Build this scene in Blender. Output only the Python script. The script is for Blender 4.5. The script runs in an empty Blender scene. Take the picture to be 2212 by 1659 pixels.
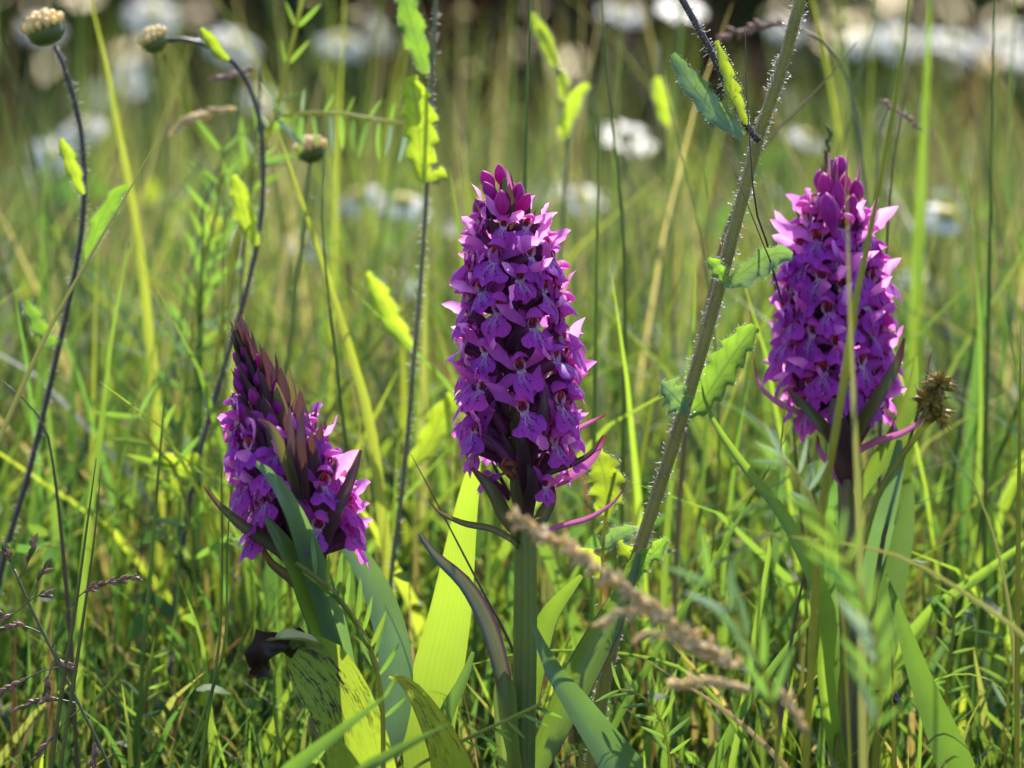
import bpy, math, random
import numpy as np
from mathutils import Vector, Matrix

R = random.Random(11)
sc = bpy.context.scene
col = sc.collection
PI = math.pi

# ------------------------------------------------------------------ camera, sky, sun, exposure
CAM_Y, PITCH, CENTRE_Z = -1.2, math.radians(3.5), 0.145
CAM_Z = CENTRE_Z + 1.2 * math.tan(PITCH)
TANH = 0.1165 / 1.2
cd = bpy.data.cameras.new('camera')
cam = bpy.data.objects.new('camera', cd)
col.objects.link(cam)
cam.location = (0, CAM_Y, CAM_Z)
cam.rotation_euler = (PI / 2 - PITCH, 0, 0)
cd.sensor_width = 22.3
cd.lens = 22.3 / 2 / TANH
cd.clip_start, cd.clip_end = 0.02, 400
cd.dof.use_dof = True
cd.dof.focus_distance = 1.2 / math.cos(PITCH) - 0.008
cd.dof.aperture_fstop = 11.5
sc.camera = cam

SUN_EL, SUN_AZ = math.radians(51), math.radians(12)      # behind the flowers, a little to the right
w = bpy.data.worlds.new('World'); sc.world = w; w.use_nodes = True
nt = w.node_tree
sky = nt.nodes.new('ShaderNodeTexSky'); sky.sky_type = 'NISHITA'; sky.sun_disc = False
sky.sun_elevation = SUN_EL; sky.sun_rotation = SUN_AZ
bg = nt.nodes['Background']; bg.inputs['Strength'].default_value = 0.15
nt.links.new(sky.outputs[0], bg.inputs['Color'])
sd = bpy.data.lights.new('sun', 'SUN'); sd.energy = 4.5; sd.angle = math.radians(0.5); sd.color = (1, 0.95, 0.87)
sun = bpy.data.objects.new('sun', sd); col.objects.link(sun)
sdir = Vector((math.sin(SUN_AZ) * math.cos(SUN_EL), math.cos(SUN_AZ) * math.cos(SUN_EL), math.sin(SUN_EL)))
sun.rotation_euler = sdir.to_track_quat('Z', 'Y').to_euler()
sun.location = sdir * 5
vs = sc.view_settings
vs.view_transform = 'Standard'; vs.look = 'None'; vs.gamma = 1; vs.exposure = 1.36
cy = sc.cycles
cy.use_denoising = True
cy.max_bounces = 6; cy.diffuse_bounces = 3; cy.glossy_bounces = 2; cy.transmission_bounces = 4
cy.sample_clamp_indirect = 6; cy.sample_clamp_direct = 0
cy.caustics_reflective = False; cy.caustics_refractive = False

# ------------------------------------------------------------------ helpers
SP, CP = math.sin(PITCH), math.cos(PITCH)
def P(x, y, Y=0.0):
    """place on the vertical plane at depth Y seen at (x, y) of a 2212 x 1659 frame"""
    nx = (x - 1106) / 1106 * TANH; ny = -(y - 829.5) / 1106 * TANH
    d = Vector((nx, CP + ny * SP, -SP + ny * CP))
    t = (Y - CAM_Y) / d.y
    return Vector((0, CAM_Y, CAM_Z)) + d * t
def px(n, Y=0.0):
    return n * 0.233 / 2212 * (1.2 + Y) / 1.2

def spline(pts, n):
    pts = [Vector(p) for p in pts]
    if len(pts) == 2:
        return [pts[0].lerp(pts[1], i / (n - 1)) for i in range(n)]
    q = [pts[0] * 2 - pts[1]] + pts + [pts[-1] * 2 - pts[-2]]
    cum = [0]
    for a, b in zip(pts, pts[1:]): cum.append(cum[-1] + (b - a).length)
    out = []
    for i in range(n):
        s = cum[-1] * i / (n - 1); k = 0
        while k < len(pts) - 2 and cum[k + 1] < s: k += 1
        t = (s - cum[k]) / max(1e-9, cum[k + 1] - cum[k])
        a, b, c, d = q[k:k + 4]
        out.append(0.5 * ((2 * b) + (c - a) * t + (2 * a - 5 * b + 4 * c - d) * t * t + (3 * b - a - 3 * c + d) * t ** 3))
    return out

def to_ground(pts, steep=0.3, step=0.012):
    pts = [Vector(p) for p in pts]
    d = (pts[-1] - pts[-2]).normalized(); p = pts[-1].copy()
    while p.z > -0.004:
        d = d.lerp(Vector((0, 0, -1)), steep).normalized()
        p = p + d * step
        pts.append(p.copy())
    pts[-1].z = -0.004
    return pts

class MB:
    def __init__(s): s.v = []; s.f = []; s.uv = []; s.mi = []; s.m = 0
    def face(s, idx, uvs): s.f.append(idx); s.uv.extend(uvs); s.mi.append(s.m)
    def tube(s, pts, radii, n=8, cap=True, ridge=0.0):
        N = len(pts); base = len(s.v)
        if not hasattr(radii, '__len__'): radii = [radii] * N
        t0 = (pts[1] - pts[0]).normalized()
        ref = Vector((0, -1, 0)) if abs(t0.y) < 0.9 else Vector((1, 0, 0))
        nv = (ref - t0 * ref.dot(t0)).normalized()
        for i in range(N):
            t = (pts[min(i + 1, N - 1)] - pts[max(i - 1, 0)]).normalized()
            nv = (nv - t * nv.dot(t)).normalized(); b = t.cross(nv)
            for k in range(n):
                a = 2 * PI * k / n
                r = radii[i] * (1 + (ridge if k % 2 else -ridge))
                s.v.append(pts[i] + nv * (math.cos(a) * r) + b * (math.sin(a) * r))
        for i in range(N - 1):
            for k in range(n):
                k2 = (k + 1) % n
                s.face((base + i * n + k, base + i * n + k2, base + (i + 1) * n + k2, base + (i + 1) * n + k),
                       [(k / n, i / (N - 1)), ((k + 1) / n, i / (N - 1)), ((k + 1) / n, (i + 1) / (N - 1)), (k / n, (i + 1) / (N - 1))])
        if cap:
            s.face(tuple(base + k for k in reversed(range(n))), [(0.5, 0)] * n)
            s.face(tuple(base + (N - 1) * n + k for k in range(n)), [(0.5, 1)] * n)
        return s
    def ribbon(s, pts, widths, nrm=(0, -1, 0.15), across=4, cup=0.15, face=0.0, curl=None, wave=0.0, fan=None):
        """leaf-like sheet along pts; keel by cup, turned about its length by face (a number or one per point)"""
        N = len(pts); base = len(s.v); nr0 = Vector(nrm).normalized(); ph = R.uniform(0, 6)
        for i in range(N):
            t = (pts[min(i + 1, N - 1)] - pts[max(i - 1, 0)]).normalized()
            sd_ = t.cross(nr0)
            if sd_.length < 0.05: sd_ = t.cross(Vector((0.3, 0.2, 1)))
            sd_.normalize(); nn = sd_.cross(t)
            fa = face[i] if hasattr(face, '__len__') else face
            c, q = math.cos(fa), math.sin(fa)
            sd2 = sd_ * c + nn * q; n2 = nn * c - sd_ * q
            for k in range(across + 1):
                u = k / across * 2 - 1
                wd = widths[i] * 0.5
                if fan and fan(i / (N - 1), u) is not None: wd *= fan(i / (N - 1), u)
                off = cup * widths[i] * (u * u) + wave * widths[i] * math.sin(9 * i / N * 2 + ph + 2 * u) * abs(u)
                s.v.append(pts[i] + sd2 * (u * wd) + n2 * off)
        a1 = across + 1
        for i in range(N - 1):
            for k in range(across):
                A = base + i * a1 + k
                s.face((A, A + 1, A + a1 + 1, A + a1),
                       [(k / across, i / (N - 1)), ((k + 1) / across, i / (N - 1)), ((k + 1) / across, (i + 1) / (N - 1)), (k / across, (i + 1) / (N - 1))])
        return s
    def mesh(s, name, mats, origin=None, smooth=True):
        me = bpy.data.meshes.new(name)
        o = Vector(origin) if origin is not None else Vector()
        me.from_pydata([tuple(v - o) for v in s.v], [], s.f)
        uvl = me.uv_layers.new(name='UVMap')
        uvl.data.foreach_set('uv', np.array(s.uv, dtype=np.float32).ravel())
        for m in (mats if isinstance(mats, (list, tuple)) else [mats]): me.materials.append(m)
        me.polygons.foreach_set('material_index', s.mi)
        if smooth: me.polygons.foreach_set('use_smooth', [True] * len(me.polygons))
        me.update()
        return me

def link(name, me, parent=None, loc=(0, 0, 0), mat=None):
    o = bpy.data.objects.new(name, me); col.objects.link(o)
    o.parent = parent
    if mat is not None: o.matrix_local = mat
    else: o.location = loc
    return o
def tag(o, label, cat, group=None):
    o['label'] = label; o['category'] = cat
    if group: o['group'] = group
    return o
def thing(name, label, cat, loc, group=None):
    return tag(link(name, None, None, loc), label, cat, group)
def basis(pos, y, z, scale=1.0, roll=0.0):
    """matrix whose local Y points along y and local Z near z"""
    y = Vector(y).normalized(); x = y.cross(Vector(z)).normalized(); z = x.cross(y)
    m = Matrix((x, y, z)).transposed()
    m = m @ Matrix.Rotation(roll, 3, 'Y') * 1.0
    return Matrix.Translation(pos) @ (m * scale).to_4x4()

# ------------------------------------------------------------------ materials
M = {}
def nodes_of(name):
    m = bpy.data.materials.new(name); m.use_nodes = True
    t = m.node_tree; t.nodes.clear(); M[name] = m
    return m, t, t.nodes, t.links
def mixc(t, fac, a, b, mode='MIX'):
    n = t.nodes.new('ShaderNodeMix'); n.data_type = 'RGBA'; n.blend_type = mode
    for s_, v in ((n.inputs[0], fac), (n.inputs[6], a), (n.inputs[7], b)):
        if hasattr(v, 'links') or isinstance(v, bpy.types.NodeSocket): t.links.new(v, s_)
        elif isinstance(v, (tuple, list)): s_.default_value = (*v, 1)
        else: s_.default_value = v
    return n.outputs[2]
def mth(t, op, a, b=0.0, c=0.0):
    n = t.nodes.new('ShaderNodeMath'); n.operation = op
    for s_, v in zip(n.inputs, (a, b, c)):
        if isinstance(v, bpy.types.NodeSocket): t.links.new(v, s_)
        else: s_.default_value = v
    return n.outputs[0]
def sstep(t, x, a, b):
    n = t.nodes.new('ShaderNodeMapRange'); n.interpolation_type = 'SMOOTHSTEP'
    t.links.new(x, n.inputs[0]); n.inputs[1].default_value = a; n.inputs[2].default_value = b
    return n.outputs[0]
def noise(t, vec, scale, detail=3, rough=0.55):
    n = t.nodes.new('ShaderNodeTexNoise'); n.inputs['Scale'].default_value = scale
    n.inputs['Detail'].default_value = detail; n.inputs['Roughness'].default_value = rough
    if vec is not None: t.links.new(vec, n.inputs['Vector'])
    return n.outputs[0]
def uvsplit(t):
    u = t.nodes.new('ShaderNodeUVMap'); s_ = t.nodes.new('ShaderNodeSeparateXYZ')
    t.links.new(u.outputs[0], s_.inputs[0])
    return u.outputs[0], s_.outputs[0], s_.outputs[1]
def vmul(t, v, k):
    n = t.nodes.new('ShaderNodeVectorMath'); n.operation = 'MULTIPLY'
    t.links.new(v, n.inputs[0]); n.inputs[1].default_value = k
    return n.outputs[0]
def finish(t, diff, trans, tf, rough=0.45, spec=0.4, bump=None, sheen=0.0):
    L = t.links
    p = t.nodes.new('ShaderNodeBsdfPrincipled')
    tr = t.nodes.new('ShaderNodeBsdfTranslucent')
    ms = t.nodes.new('ShaderNodeMixShader'); out = t.nodes.new('ShaderNodeOutputMaterial')
    for s_, v in ((p.inputs['Base Color'], diff), (tr.inputs['Color'], trans)):
        if isinstance(v, bpy.types.NodeSocket): L.new(v, s_)
        else: s_.default_value = (*v, 1)
    p.inputs['Roughness'].default_value = rough
    p.inputs['Specular IOR Level'].default_value = spec
    if sheen:
        p.inputs['Sheen Weight'].default_value = sheen; p.inputs['Sheen Roughness'].default_value = 0.4
    if bump is not None:
        b = t.nodes.new('ShaderNodeBump'); b.inputs['Strength'].default_value = 0.09; b.inputs['Distance'].default_value = 0.0004
        L.new(bump, b.inputs['Height']); L.new(b.outputs[0], p.inputs['Normal']); L.new(b.outputs[0], tr.inputs['Normal'])
    ms.inputs[0].default_value = tf
    L.new(p.outputs[0], ms.inputs[1]); L.new(tr.outputs[0], ms.inputs[2]); L.new(ms.outputs[0], out.inputs[0])
def sub(a, k): return tuple(x * k for x in a)

def leaf_mat(name, diff, trans, tf=0.5, rough=0.42, spec=0.4, veins=9, vamt=0.35, edge=None, ewid=0.12, spots=None, tip=None, var=0.35):
    m, t, N, L = nodes_of(name)
    uv, u, v = uvsplit(t)
    oi = N.new('ShaderNodeObjectInfo')
    tc = N.new('ShaderNodeTexCoord')
    wv = noise(t, vmul(t, uv, (3.0, 0.8, 1)), 1.0, 3)
    uw = mth(t, 'ADD', u, mth(t, 'MULTIPLY_ADD', wv, 0.10, -0.05))
    stripes = mth(t, 'POWER', mth(t, 'ABSOLUTE', mth(t, 'SINE', mth(t, 'MULTIPLY', uw, veins * PI))), 7.0)
    stripes = mth(t, 'MULTIPLY', stripes, noise(t, vmul(t, uv, (veins * 1.0, 2.0, 1)), 1.0, 2))
    if veins == 3:      # a net-veined leaf: midrib and slanting side veins
        ua = mth(t, 'ABSOLUTE', mth(t, 'MULTIPLY_ADD', u, 2, -1))
        lat = mth(t, 'POWER', mth(t, 'ABSOLUTE', mth(t, 'SINE', mth(t, 'MULTIPLY', mth(t, 'ADD', mth(t, 'MULTIPLY', v, 7), mth(t, 'ADD', mth(t, 'MULTIPLY', ua, 1.6), mth(t, 'MULTIPLY', wv, 1.2))), PI))), 14.0)
        stripes = mth(t, 'MAXIMUM', sstep(t, ua, 0.11, 0.03), mth(t, 'MULTIPLY', lat, 0.6))
        vamt = max(vamt, 0.5)
    big = noise(t, tc.outputs['Object'], 55, 3)
    val = mth(t, 'MULTIPLY_ADD', mth(t, 'ADD', big, mth(t, 'MULTIPLY_ADD', oi.outputs['Random'], 0.6, -0.3)), var * 2, 1 - var)
    def col_(c):
        x = mixc(t, 1.0, (*c,), (1, 1, 1), 'MULTIPLY')
        n_ = x.node
        cb = N.new('ShaderNodeCombineXYZ')
        for k in range(3): L.new(val, cb.inputs[k])
        L.new(cb.outputs[0], n_.inputs[7])
        x = mixc(t, mth(t, 'MULTIPLY', stripes, vamt), x, sub(c, 0.45))
        if edge:
            e = sstep(t, mth(t, 'ABSOLUTE', mth(t, 'MULTIPLY_ADD', u, 2, -1)), 1 - ewid, 1 - ewid * 0.3)
            x = mixc(t, mth(t, 'MULTIPLY', e, 0.9), x, edge)
        if tip:
            e = sstep(t, mth(t, 'ADD', v, mth(t, 'MULTIPLY_ADD', big, 0.12, -0.06)), 0.22, 0.02)
            x = mixc(t, e, x, tip)
        if spots:
            nz = noise(t, vmul(t, uv, (26, 17, 1)), 1.0, 5, 0.75)
            big2 = noise(t, vmul(t, uv, (5.0, 2.0, 1)), 1.0, 2)
            k = mth(t, 'MULTIPLY', sstep(t, nz, 0.51, 0.54), mth(t, 'MULTIPLY', sstep(t, v, 0.48, 0.22), sstep(t, big2, 0.40, 0.52)))
            x = mixc(t, k, x, spots)
        return x
    finish(t, col_(diff), col_(trans), tf, rough, spec, bump=stripes)
    return m

leaf_mat('grass_lime', (0.10, 0.17, 0.03), (0.26, 0.40, 0.035), 0.52, veins=13, vamt=0.4)
leaf_mat('grass_green', (0.055, 0.11, 0.028), (0.17, 0.30, 0.03), 0.45, veins=13, vamt=0.4)
leaf_mat('grass_dark', (0.06, 0.105, 0.035), (0.14, 0.24, 0.035), 0.45)
leaf_mat('grass_olive', (0.13, 0.14, 0.05), (0.24, 0.24, 0.05), 0.4)
leaf_mat('grass_blue', (0.07, 0.14, 0.075), (0.16, 0.29, 0.05), 0.4, rough=0.36, spec=0.55, veins=13)
leaf_mat('grass_gold', (0.17, 0.20, 0.04), (0.36, 0.40, 0.035), 0.5, veins=13)
leaf_mat('straw', (0.34, 0.25, 0.12), (0.36, 0.25, 0.10), 0.35, rough=0.6, spec=0.3)
leaf_mat('brown_stem', (0.13, 0.085, 0.05), (0.14, 0.08, 0.04), 0.25, rough=0.45)
leaf_mat('reddish', (0.30, 0.085, 0.04), (0.40, 0.10, 0.03), 0.35, rough=0.5)
leaf_mat('orchid_leaf', (0.06, 0.12, 0.04), (0.24, 0.37, 0.025), 0.45, veins=7, edge=(0.06, 0.02, 0.05), ewid=0.10, rough=0.35, spec=0.55)
leaf_mat('orchid_leaf_lime', (0.13, 0.21, 0.03), (0.34, 0.47, 0.03), 0.56, veins=9, vamt=0.2, var=0.22)
leaf_mat('orchid_leaf_dark', (0.055, 0.07, 0.065), (0.12, 0.12, 0.05), 0.3, veins=5, edge=(0.07, 0.02, 0.06), ewid=0.3, rough=0.32, spec=0.65)
leaf_mat('orchid_leaf_blue', (0.09, 0.16, 0.10), (0.17, 0.30, 0.06), 0.38, veins=9, vamt=0.2, rough=0.34, spec=0.65)
leaf_mat('orchid_leaf_spotted', (0.13, 0.20, 0.03), (0.36, 0.48, 0.03), 0.56, veins=9, vamt=0.2, spots=(0.03, 0.015, 0.01), var=0.2)
leaf_mat('orchid_leaf_rim', (0.13, 0.19, 0.03), (0.34, 0.43, 0.03), 0.55, veins=9, edge=(0.25, 0.05, 0.02), ewid=0.07, spots=(0.12, 0.04, 0.015), var=0.2)
leaf_mat('withered', (0.035, 0.02, 0.018), (0.05, 0.014, 0.008), 0.2, rough=0.5, veins=11, vamt=0.6, var=0.7)
leaf_mat('withered_pale', (0.36, 0.34, 0.16), (0.30, 0.30, 0.08), 0.3, rough=0.6)
leaf_mat('toothed', (0.07, 0.15, 0.04), (0.24, 0.42, 0.03), 0.5, veins=3, rough=0.38, spec=0.5)
leaf_mat('toothed_lime', (0.14, 0.21, 0.03), (0.40, 0.52, 0.025), 0.56, veins=3, vamt=0.2)
leaf_mat('toothed_blue', (0.09, 0.18, 0.12), (0.22, 0.36, 0.06), 0.4, veins=3, rough=0.33, spec=0.6)
leaf_mat('vetch_leaf', (0.07, 0.16, 0.05), (0.24, 0.42, 0.04), 0.5, veins=3, rough=0.28, spec=0.6)
leaf_mat('vetch_pale', (0.26, 0.33, 0.25), (0.30, 0.40, 0.18), 0.35, veins=3, rough=0.5)
leaf_mat('bract', (0.055, 0.026, 0.045), (0.13, 0.05, 0.035), 0.3, veins=5, vamt=0.5, edge=(0.10, 0.02, 0.07), ewid=0.2, rough=0.4, spec=0.5)
leaf_mat('bract_green', (0.07, 0.075, 0.04), (0.20, 0.17, 0.035), 0.35, veins=5, edge=(0.13, 0.03, 0.07), ewid=0.25, rough=0.38, tip=(0.16, 0.03, 0.03))
leaf_mat('bract_pink', (0.36, 0.09, 0.22), (0.50, 0.14, 0.34), 0.45, veins=5, rough=0.4, tip=(0.22, 0.03, 0.05))
leaf_mat('stem_green', (0.13, 0.165, 0.05), (0.26, 0.33, 0.05), 0.45, veins=11, vamt=0.6, rough=0.38, spec=0.5)
leaf_mat('stem_bright', (0.22, 0.23, 0.05), (0.45, 0.46, 0.045), 0.55, veins=4, vamt=0.25, rough=0.4)
leaf_mat('stalk_green', (0.11, 0.16, 0.045), (0.24, 0.34, 0.045), 0.5, veins=4, vamt=0.25)
leaf_mat('stem_mauve', (0.22, 0.19, 0.12), (0.32, 0.27, 0.14), 0.45, veins=7, vamt=0.5, rough=0.4)
leaf_mat('stem_hairy', (0.17, 0.165, 0.06), (0.32, 0.31, 0.055), 0.45, veins=5, vamt=0.5, rough=0.45)
leaf_mat('stem_purple', (0.075, 0.05, 0.05), (0.08, 0.05, 0.045), 0.15, veins=5, vamt=0.4, rough=0.4)
leaf_mat('stem_grey', (0.15, 0.15, 0.075), (0.18, 0.17, 0.06), 0.2, veins=4, rough=0.45)
leaf_mat('hair', (0.55, 0.52, 0.50), (0.62, 0.58, 0.55), 0.5, rough=0.25, spec=0.8, vamt=0.0)
leaf_mat('daisy_petal', (0.84, 0.81, 0.78), (0.88, 0.84, 0.80), 0.6, rough=0.5, vamt=0.1, var=0.08)
leaf_mat('daisy_disc', (0.52, 0.40, 0.06), (0.5, 0.38, 0.06), 0.2, rough=0.6, vamt=0.1)
leaf_mat('bud_floret', (0.86, 0.68, 0.34), (0.9, 0.68, 0.28), 0.4, rough=0.4, vamt=0.1)
leaf_mat('bud_green', (0.10, 0.13, 0.03), (0.14, 0.18, 0.03), 0.2, rough=0.5)
leaf_mat('sedge_scale', (0.24, 0.19, 0.05), (0.42, 0.34, 0.05), 0.45, rough=0.45, tip=(0.10, 0.045, 0.02))
leaf_mat('sedge_gold', (0.34, 0.24, 0.05), (0.52, 0.36, 0.05), 0.45, rough=0.45, tip=(0.12, 0.05, 0.02))
leaf_mat('spikelet_tan', (0.76, 0.60, 0.36), (0.84, 0.66, 0.38), 0.52, rough=0.45, vamt=0.3)
leaf_mat('spikelet_purple', (0.40, 0.22, 0.19), (0.46, 0.26, 0.17), 0.42, rough=0.45, vamt=0.4)
leaf_mat('spikelet_green', (0.16, 0.16, 0.05), (0.28, 0.26, 0.05), 0.35, rough=0.5, vamt=0.5)
leaf_mat('beetle', (0.012, 0.012, 0.014), (0.01, 0.01, 0.01), 0.02, rough=0.2, spec=0.6)

# orchid petals: the lip carries the pale throat and the dark loops and dashes
VIO, PNK = (0.32, 0.04, 0.52), (0.88, 0.21, 0.82)
def petal_mat(name, diff, trans, tf, lip=False):
    m, t, N, L = nodes_of(name)
    uv, u, v = uvsplit(t); tc = N.new('ShaderNodeTexCoord'); oi = N.new('ShaderNodeObjectInfo')
    n1 = noise(t, tc.outputs['Object'], 420, 3)
    rnd = oi.outputs['Random']
    def col_(c, k=1.0):
        x = mixc(t, sstep(t, n1, 0.3, 0.7), sub(c, 0.84), sub(c, 1.12))
        x = mixc(t, mth(t, 'MULTIPLY', rnd, 0.8), x, (c[0] * 1.3, c[1] * 0.95, c[2] * 0.85))
        fine = mth(t, 'POWER', mth(t, 'ABSOLUTE', mth(t, 'SINE', mth(t, 'MULTIPLY', u, 8 * PI))), 6.0)
        x = mixc(t, mth(t, 'MULTIPLY', fine, 0.32), x, sub(c, 0.45))
        x = mixc(t, mth(t, 'MULTIPLY', sstep(t, noise(t, tc.outputs['Object'], 160, 3), 0.45, 0.75), 0.5), x, (c[0] * 1.3, c[1] * 1.2, c[2] * 0.9))
        if lip:
            uc = mth(t, 'ABSOLUTE', mth(t, 'MULTIPLY_ADD', u, 2, -1))
            pale = mth(t, 'MULTIPLY', sstep(t, uc, 0.75, 0.2), sstep(t, v, 0.75, 0.1))
            x = mixc(t, mth(t, 'MULTIPLY', pale, 0.55), x, (0.74, 0.56, 0.84))
            x = mixc(t, sstep(t, v, 0.24, 0.05), x, (0.78, 0.66, 0.76))
            wob = noise(t, vmul(t, uv, (3.5, 6, 1)), 1.0, 2)
            ln = mth(t, 'ABSOLUTE', mth(t, 'SINE', mth(t, 'ADD', mth(t, 'MULTIPLY', uc, 9.0), mth(t, 'MULTIPLY', wob, 5.0))))
            dash = noise(t, vmul(t, uv, (10, 15, 1)), 1.0, 2)
            k_ = mth(t, 'MULTIPLY', sstep(t, ln, 0.50, 0.22), mth(t, 'MULTIPLY', sstep(t, dash, 0.36, 0.46), mth(t, 'MULTIPLY', sstep(t, v, 0.90, 0.62), sstep(t, uc, 0.85, 0.55))))
            x = mixc(t, mth(t, 'MULTIPLY', k_, 0.85), x, (0.11, 0.008, 0.15))
        return x
    finish(t, col_(diff), col_(trans), tf, 0.55, 0.22, sheen=0.1)
    return m
petal_mat('lip', VIO, PNK, 0.54, True)
petal_mat('throat', (0.62, 0.36, 0.62), (0.7, 0.35, 0.6), 0.4)
petal_mat('sepal', (0.44, 0.065, 0.56), (0.94, 0.38, 0.88), 0.62)
petal_mat('hood', (0.37, 0.05, 0.50), (0.90, 0.28, 0.80), 0.56)
petal_mat('bud_skin', (0.30, 0.02, 0.28), (0.60, 0.05, 0.46), 0.4)
petal_mat('ovary_skin', (0.11, 0.025, 0.10), (0.16, 0.03, 0.10), 0.15)
petal_mat('column_red', (0.34, 0.03, 0.04), (0.36, 0.05, 0.04), 0.3)
petal_mat('wilted', (0.20, 0.07, 0.04), (0.34, 0.12, 0.05), 0.4)

def stuff_mat(name, tf=0.5, rough=0.45, spec=0.4):
    m, t, N, L = nodes_of(name)
    a = N.new('ShaderNodeAttribute'); a.attribute_name = 'tint'
    tr = mixc(t, 1.0, a.outputs['Color'], (2.3, 2.2, 1.0), 'MULTIPLY')
    finish(t, a.outputs['Color'], tr, tf, rough, spec)
stuff_mat('sward', 0.48, 0.5, 0.25)
stuff_mat('herb', 0.5, 0.62, 0.2)
stuff_mat('bush_leaf', 0.3, 0.45, 0.3)

m, t, N, L = nodes_of('soil')
tc = N.new('ShaderNodeTexCoord')
n1 = noise(t, tc.outputs['Object'], 30, 6); n2 = noise(t, tc.outputs['Object'], 1.3, 6)
c = mixc(t, n1, (0.018, 0.014, 0.009), (0.05, 0.045, 0.02)); c = mixc(t, sstep(t, n2, 0.25, 0.5), c, (0.035, 0.055, 0.015))
finish(t, c, (0, 0, 0), 0.0, 0.9, 0.2, bump=n1)

# ------------------------------------------------------------------ ground
mb = MB()
for i in range(41):
    for j in range(41):
        x, y = (i - 20) / 20, (j - 20) / 20
        X, Y = math.copysign(abs(x) ** 2.2, x) * 120, math.copysign(abs(y) ** 2.2, y) * 120
        z = 0.004 * math.sin(X * 9 + 1) * math.cos(Y * 7) if abs(X) < 6 and abs(Y) < 6 else 0
        mb.v.append(Vector((X, Y, z)))
for i in range(40):
    for j in range(40):
        a = i * 41 + j
        mb.face((a, a + 41, a + 42, a + 1), [(0, 0), (1, 0), (1, 1), (0, 1)])
g = link('ground', mb.mesh('ground', M['soil'])); g['kind'] = 'structure'

# ------------------------------------------------------------------ mass vegetation (numpy)
rng = np.random.default_rng(5)
def quads_mesh(name, V, F, tint, mat):
    me = bpy.data.meshes.new(name)
    me.vertices.add(len(V)); me.vertices.foreach_set('co', V.astype(np.float32).ravel())
    nf = len(F); me.loops.add(nf * 4); me.polygons.add(nf)
    me.loops.foreach_set('vertex_index', F.astype(np.int32).ravel())
    me.polygons.foreach_set('loop_start', np.arange(0, nf * 4, 4, dtype=np.int32))
    me.polygons.foreach_set('use_smooth', np.ones(nf, dtype=bool))
    ca = me.color_attributes.new('tint', 'FLOAT_COLOR', 'POINT')
    ca.data.foreach_set('color', np.concatenate([tint, np.ones((len(V), 1))], 1).astype(np.float32).ravel())
    me.materials.append(M[mat]); me.update(calc_edges=True)
    return me
TINTS = np.array([(0.075, 0.13, 0.028), (0.044, 0.095, 0.028), (0.108, 0.16, 0.026), (0.10, 0.112, 0.042), (0.16, 0.13, 0.07), (0.03, 0.058, 0.024), (0.08, 0.045, 0.03), (0.145, 0.18, 0.028)])
TFAR = np.array([(0.070, 0.10, 0.036), (0.042, 0.07, 0.032), (0.10, 0.135, 0.034), (0.09, 0.095, 0.052), (0.17, 0.145, 0.10), (0.022, 0.034, 0.018), (0.065, 0.038, 0.032), (0.15, 0.18, 0.036)])
def blades(x, y, h, wd, lean, prob, seg=5, tints=None):
    n = len(x)
    az = rng.uniform(0, 2 * PI, n); fa = rng.uniform(0, 2 * PI, n)
    s = np.linspace(0, 1, seg + 1)[None, :]
    dx = np.cos(az)[:, None] * lean[:, None] * s ** 2 * h[:, None]
    dy = np.sin(az)[:, None] * lean[:, None] * s ** 2 * h[:, None]
    droop = 1 - 0.35 * np.clip(lean, 0, 1)[:, None] * s ** 2
    cx, cy_, cz = x[:, None] + dx, y[:, None] + dy, h[:, None] * s * droop
    hw = 0.5 * wd[:, None] * np.clip((1 - s) * 2.2, 0.02, 1) ** 0.8
    tw = fa[:, None] + s * rng.uniform(-0.8, 0.8, n)[:, None]
    V = np.stack([np.stack([cx - np.cos(tw) * hw, cy_ - np.sin(tw) * hw, cz], -1), np.stack([cx + np.cos(tw) * hw, cy_ + np.sin(tw) * hw, cz], -1)], 2)
    V = V.reshape(-1, 3)
    k = np.arange(seg); b = (np.arange(n) * (seg + 1) * 2)[:, None]
    F = np.stack([b + 2 * k, b + 2 * k + 1, b + 2 * k + 3, b + 2 * k + 2], -1).reshape(-1, 4)
    tn = (TINTS if tints is None else tints)[rng.choice(len(TINTS), n, p=prob)] * rng.uniform(0.5, 1.5, (n, 1))
    T = np.repeat(tn, (seg + 1) * 2, 0)
    return V, F, T
def join(parts):
    Vs, Fs, Ts, o = [], [], [], 0
    for V, F, T in parts:
        Vs.append(V); Fs.append(F + o); Ts.append(T); o += len(V)
    return np.concatenate(Vs), np.concatenate(Fs), np.concatenate(Ts)
def scatter(n, y0, y1, widen=1.5, k=1.0):
    y = y0 + (y1 - y0) * rng.uniform(0, 1, n) ** k
    x = rng.uniform(-1, 1, n) * ((y + 1.2) * TANH * widen + 0.03)
    return x, y
def low_cap(y, frac_px=1659):
    ny = -(frac_px - 829.5) / 1106 * TANH
    return CAM_Z + (y + 1.2) * ((-SP + ny * CP) / (CP + ny * SP))

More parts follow.
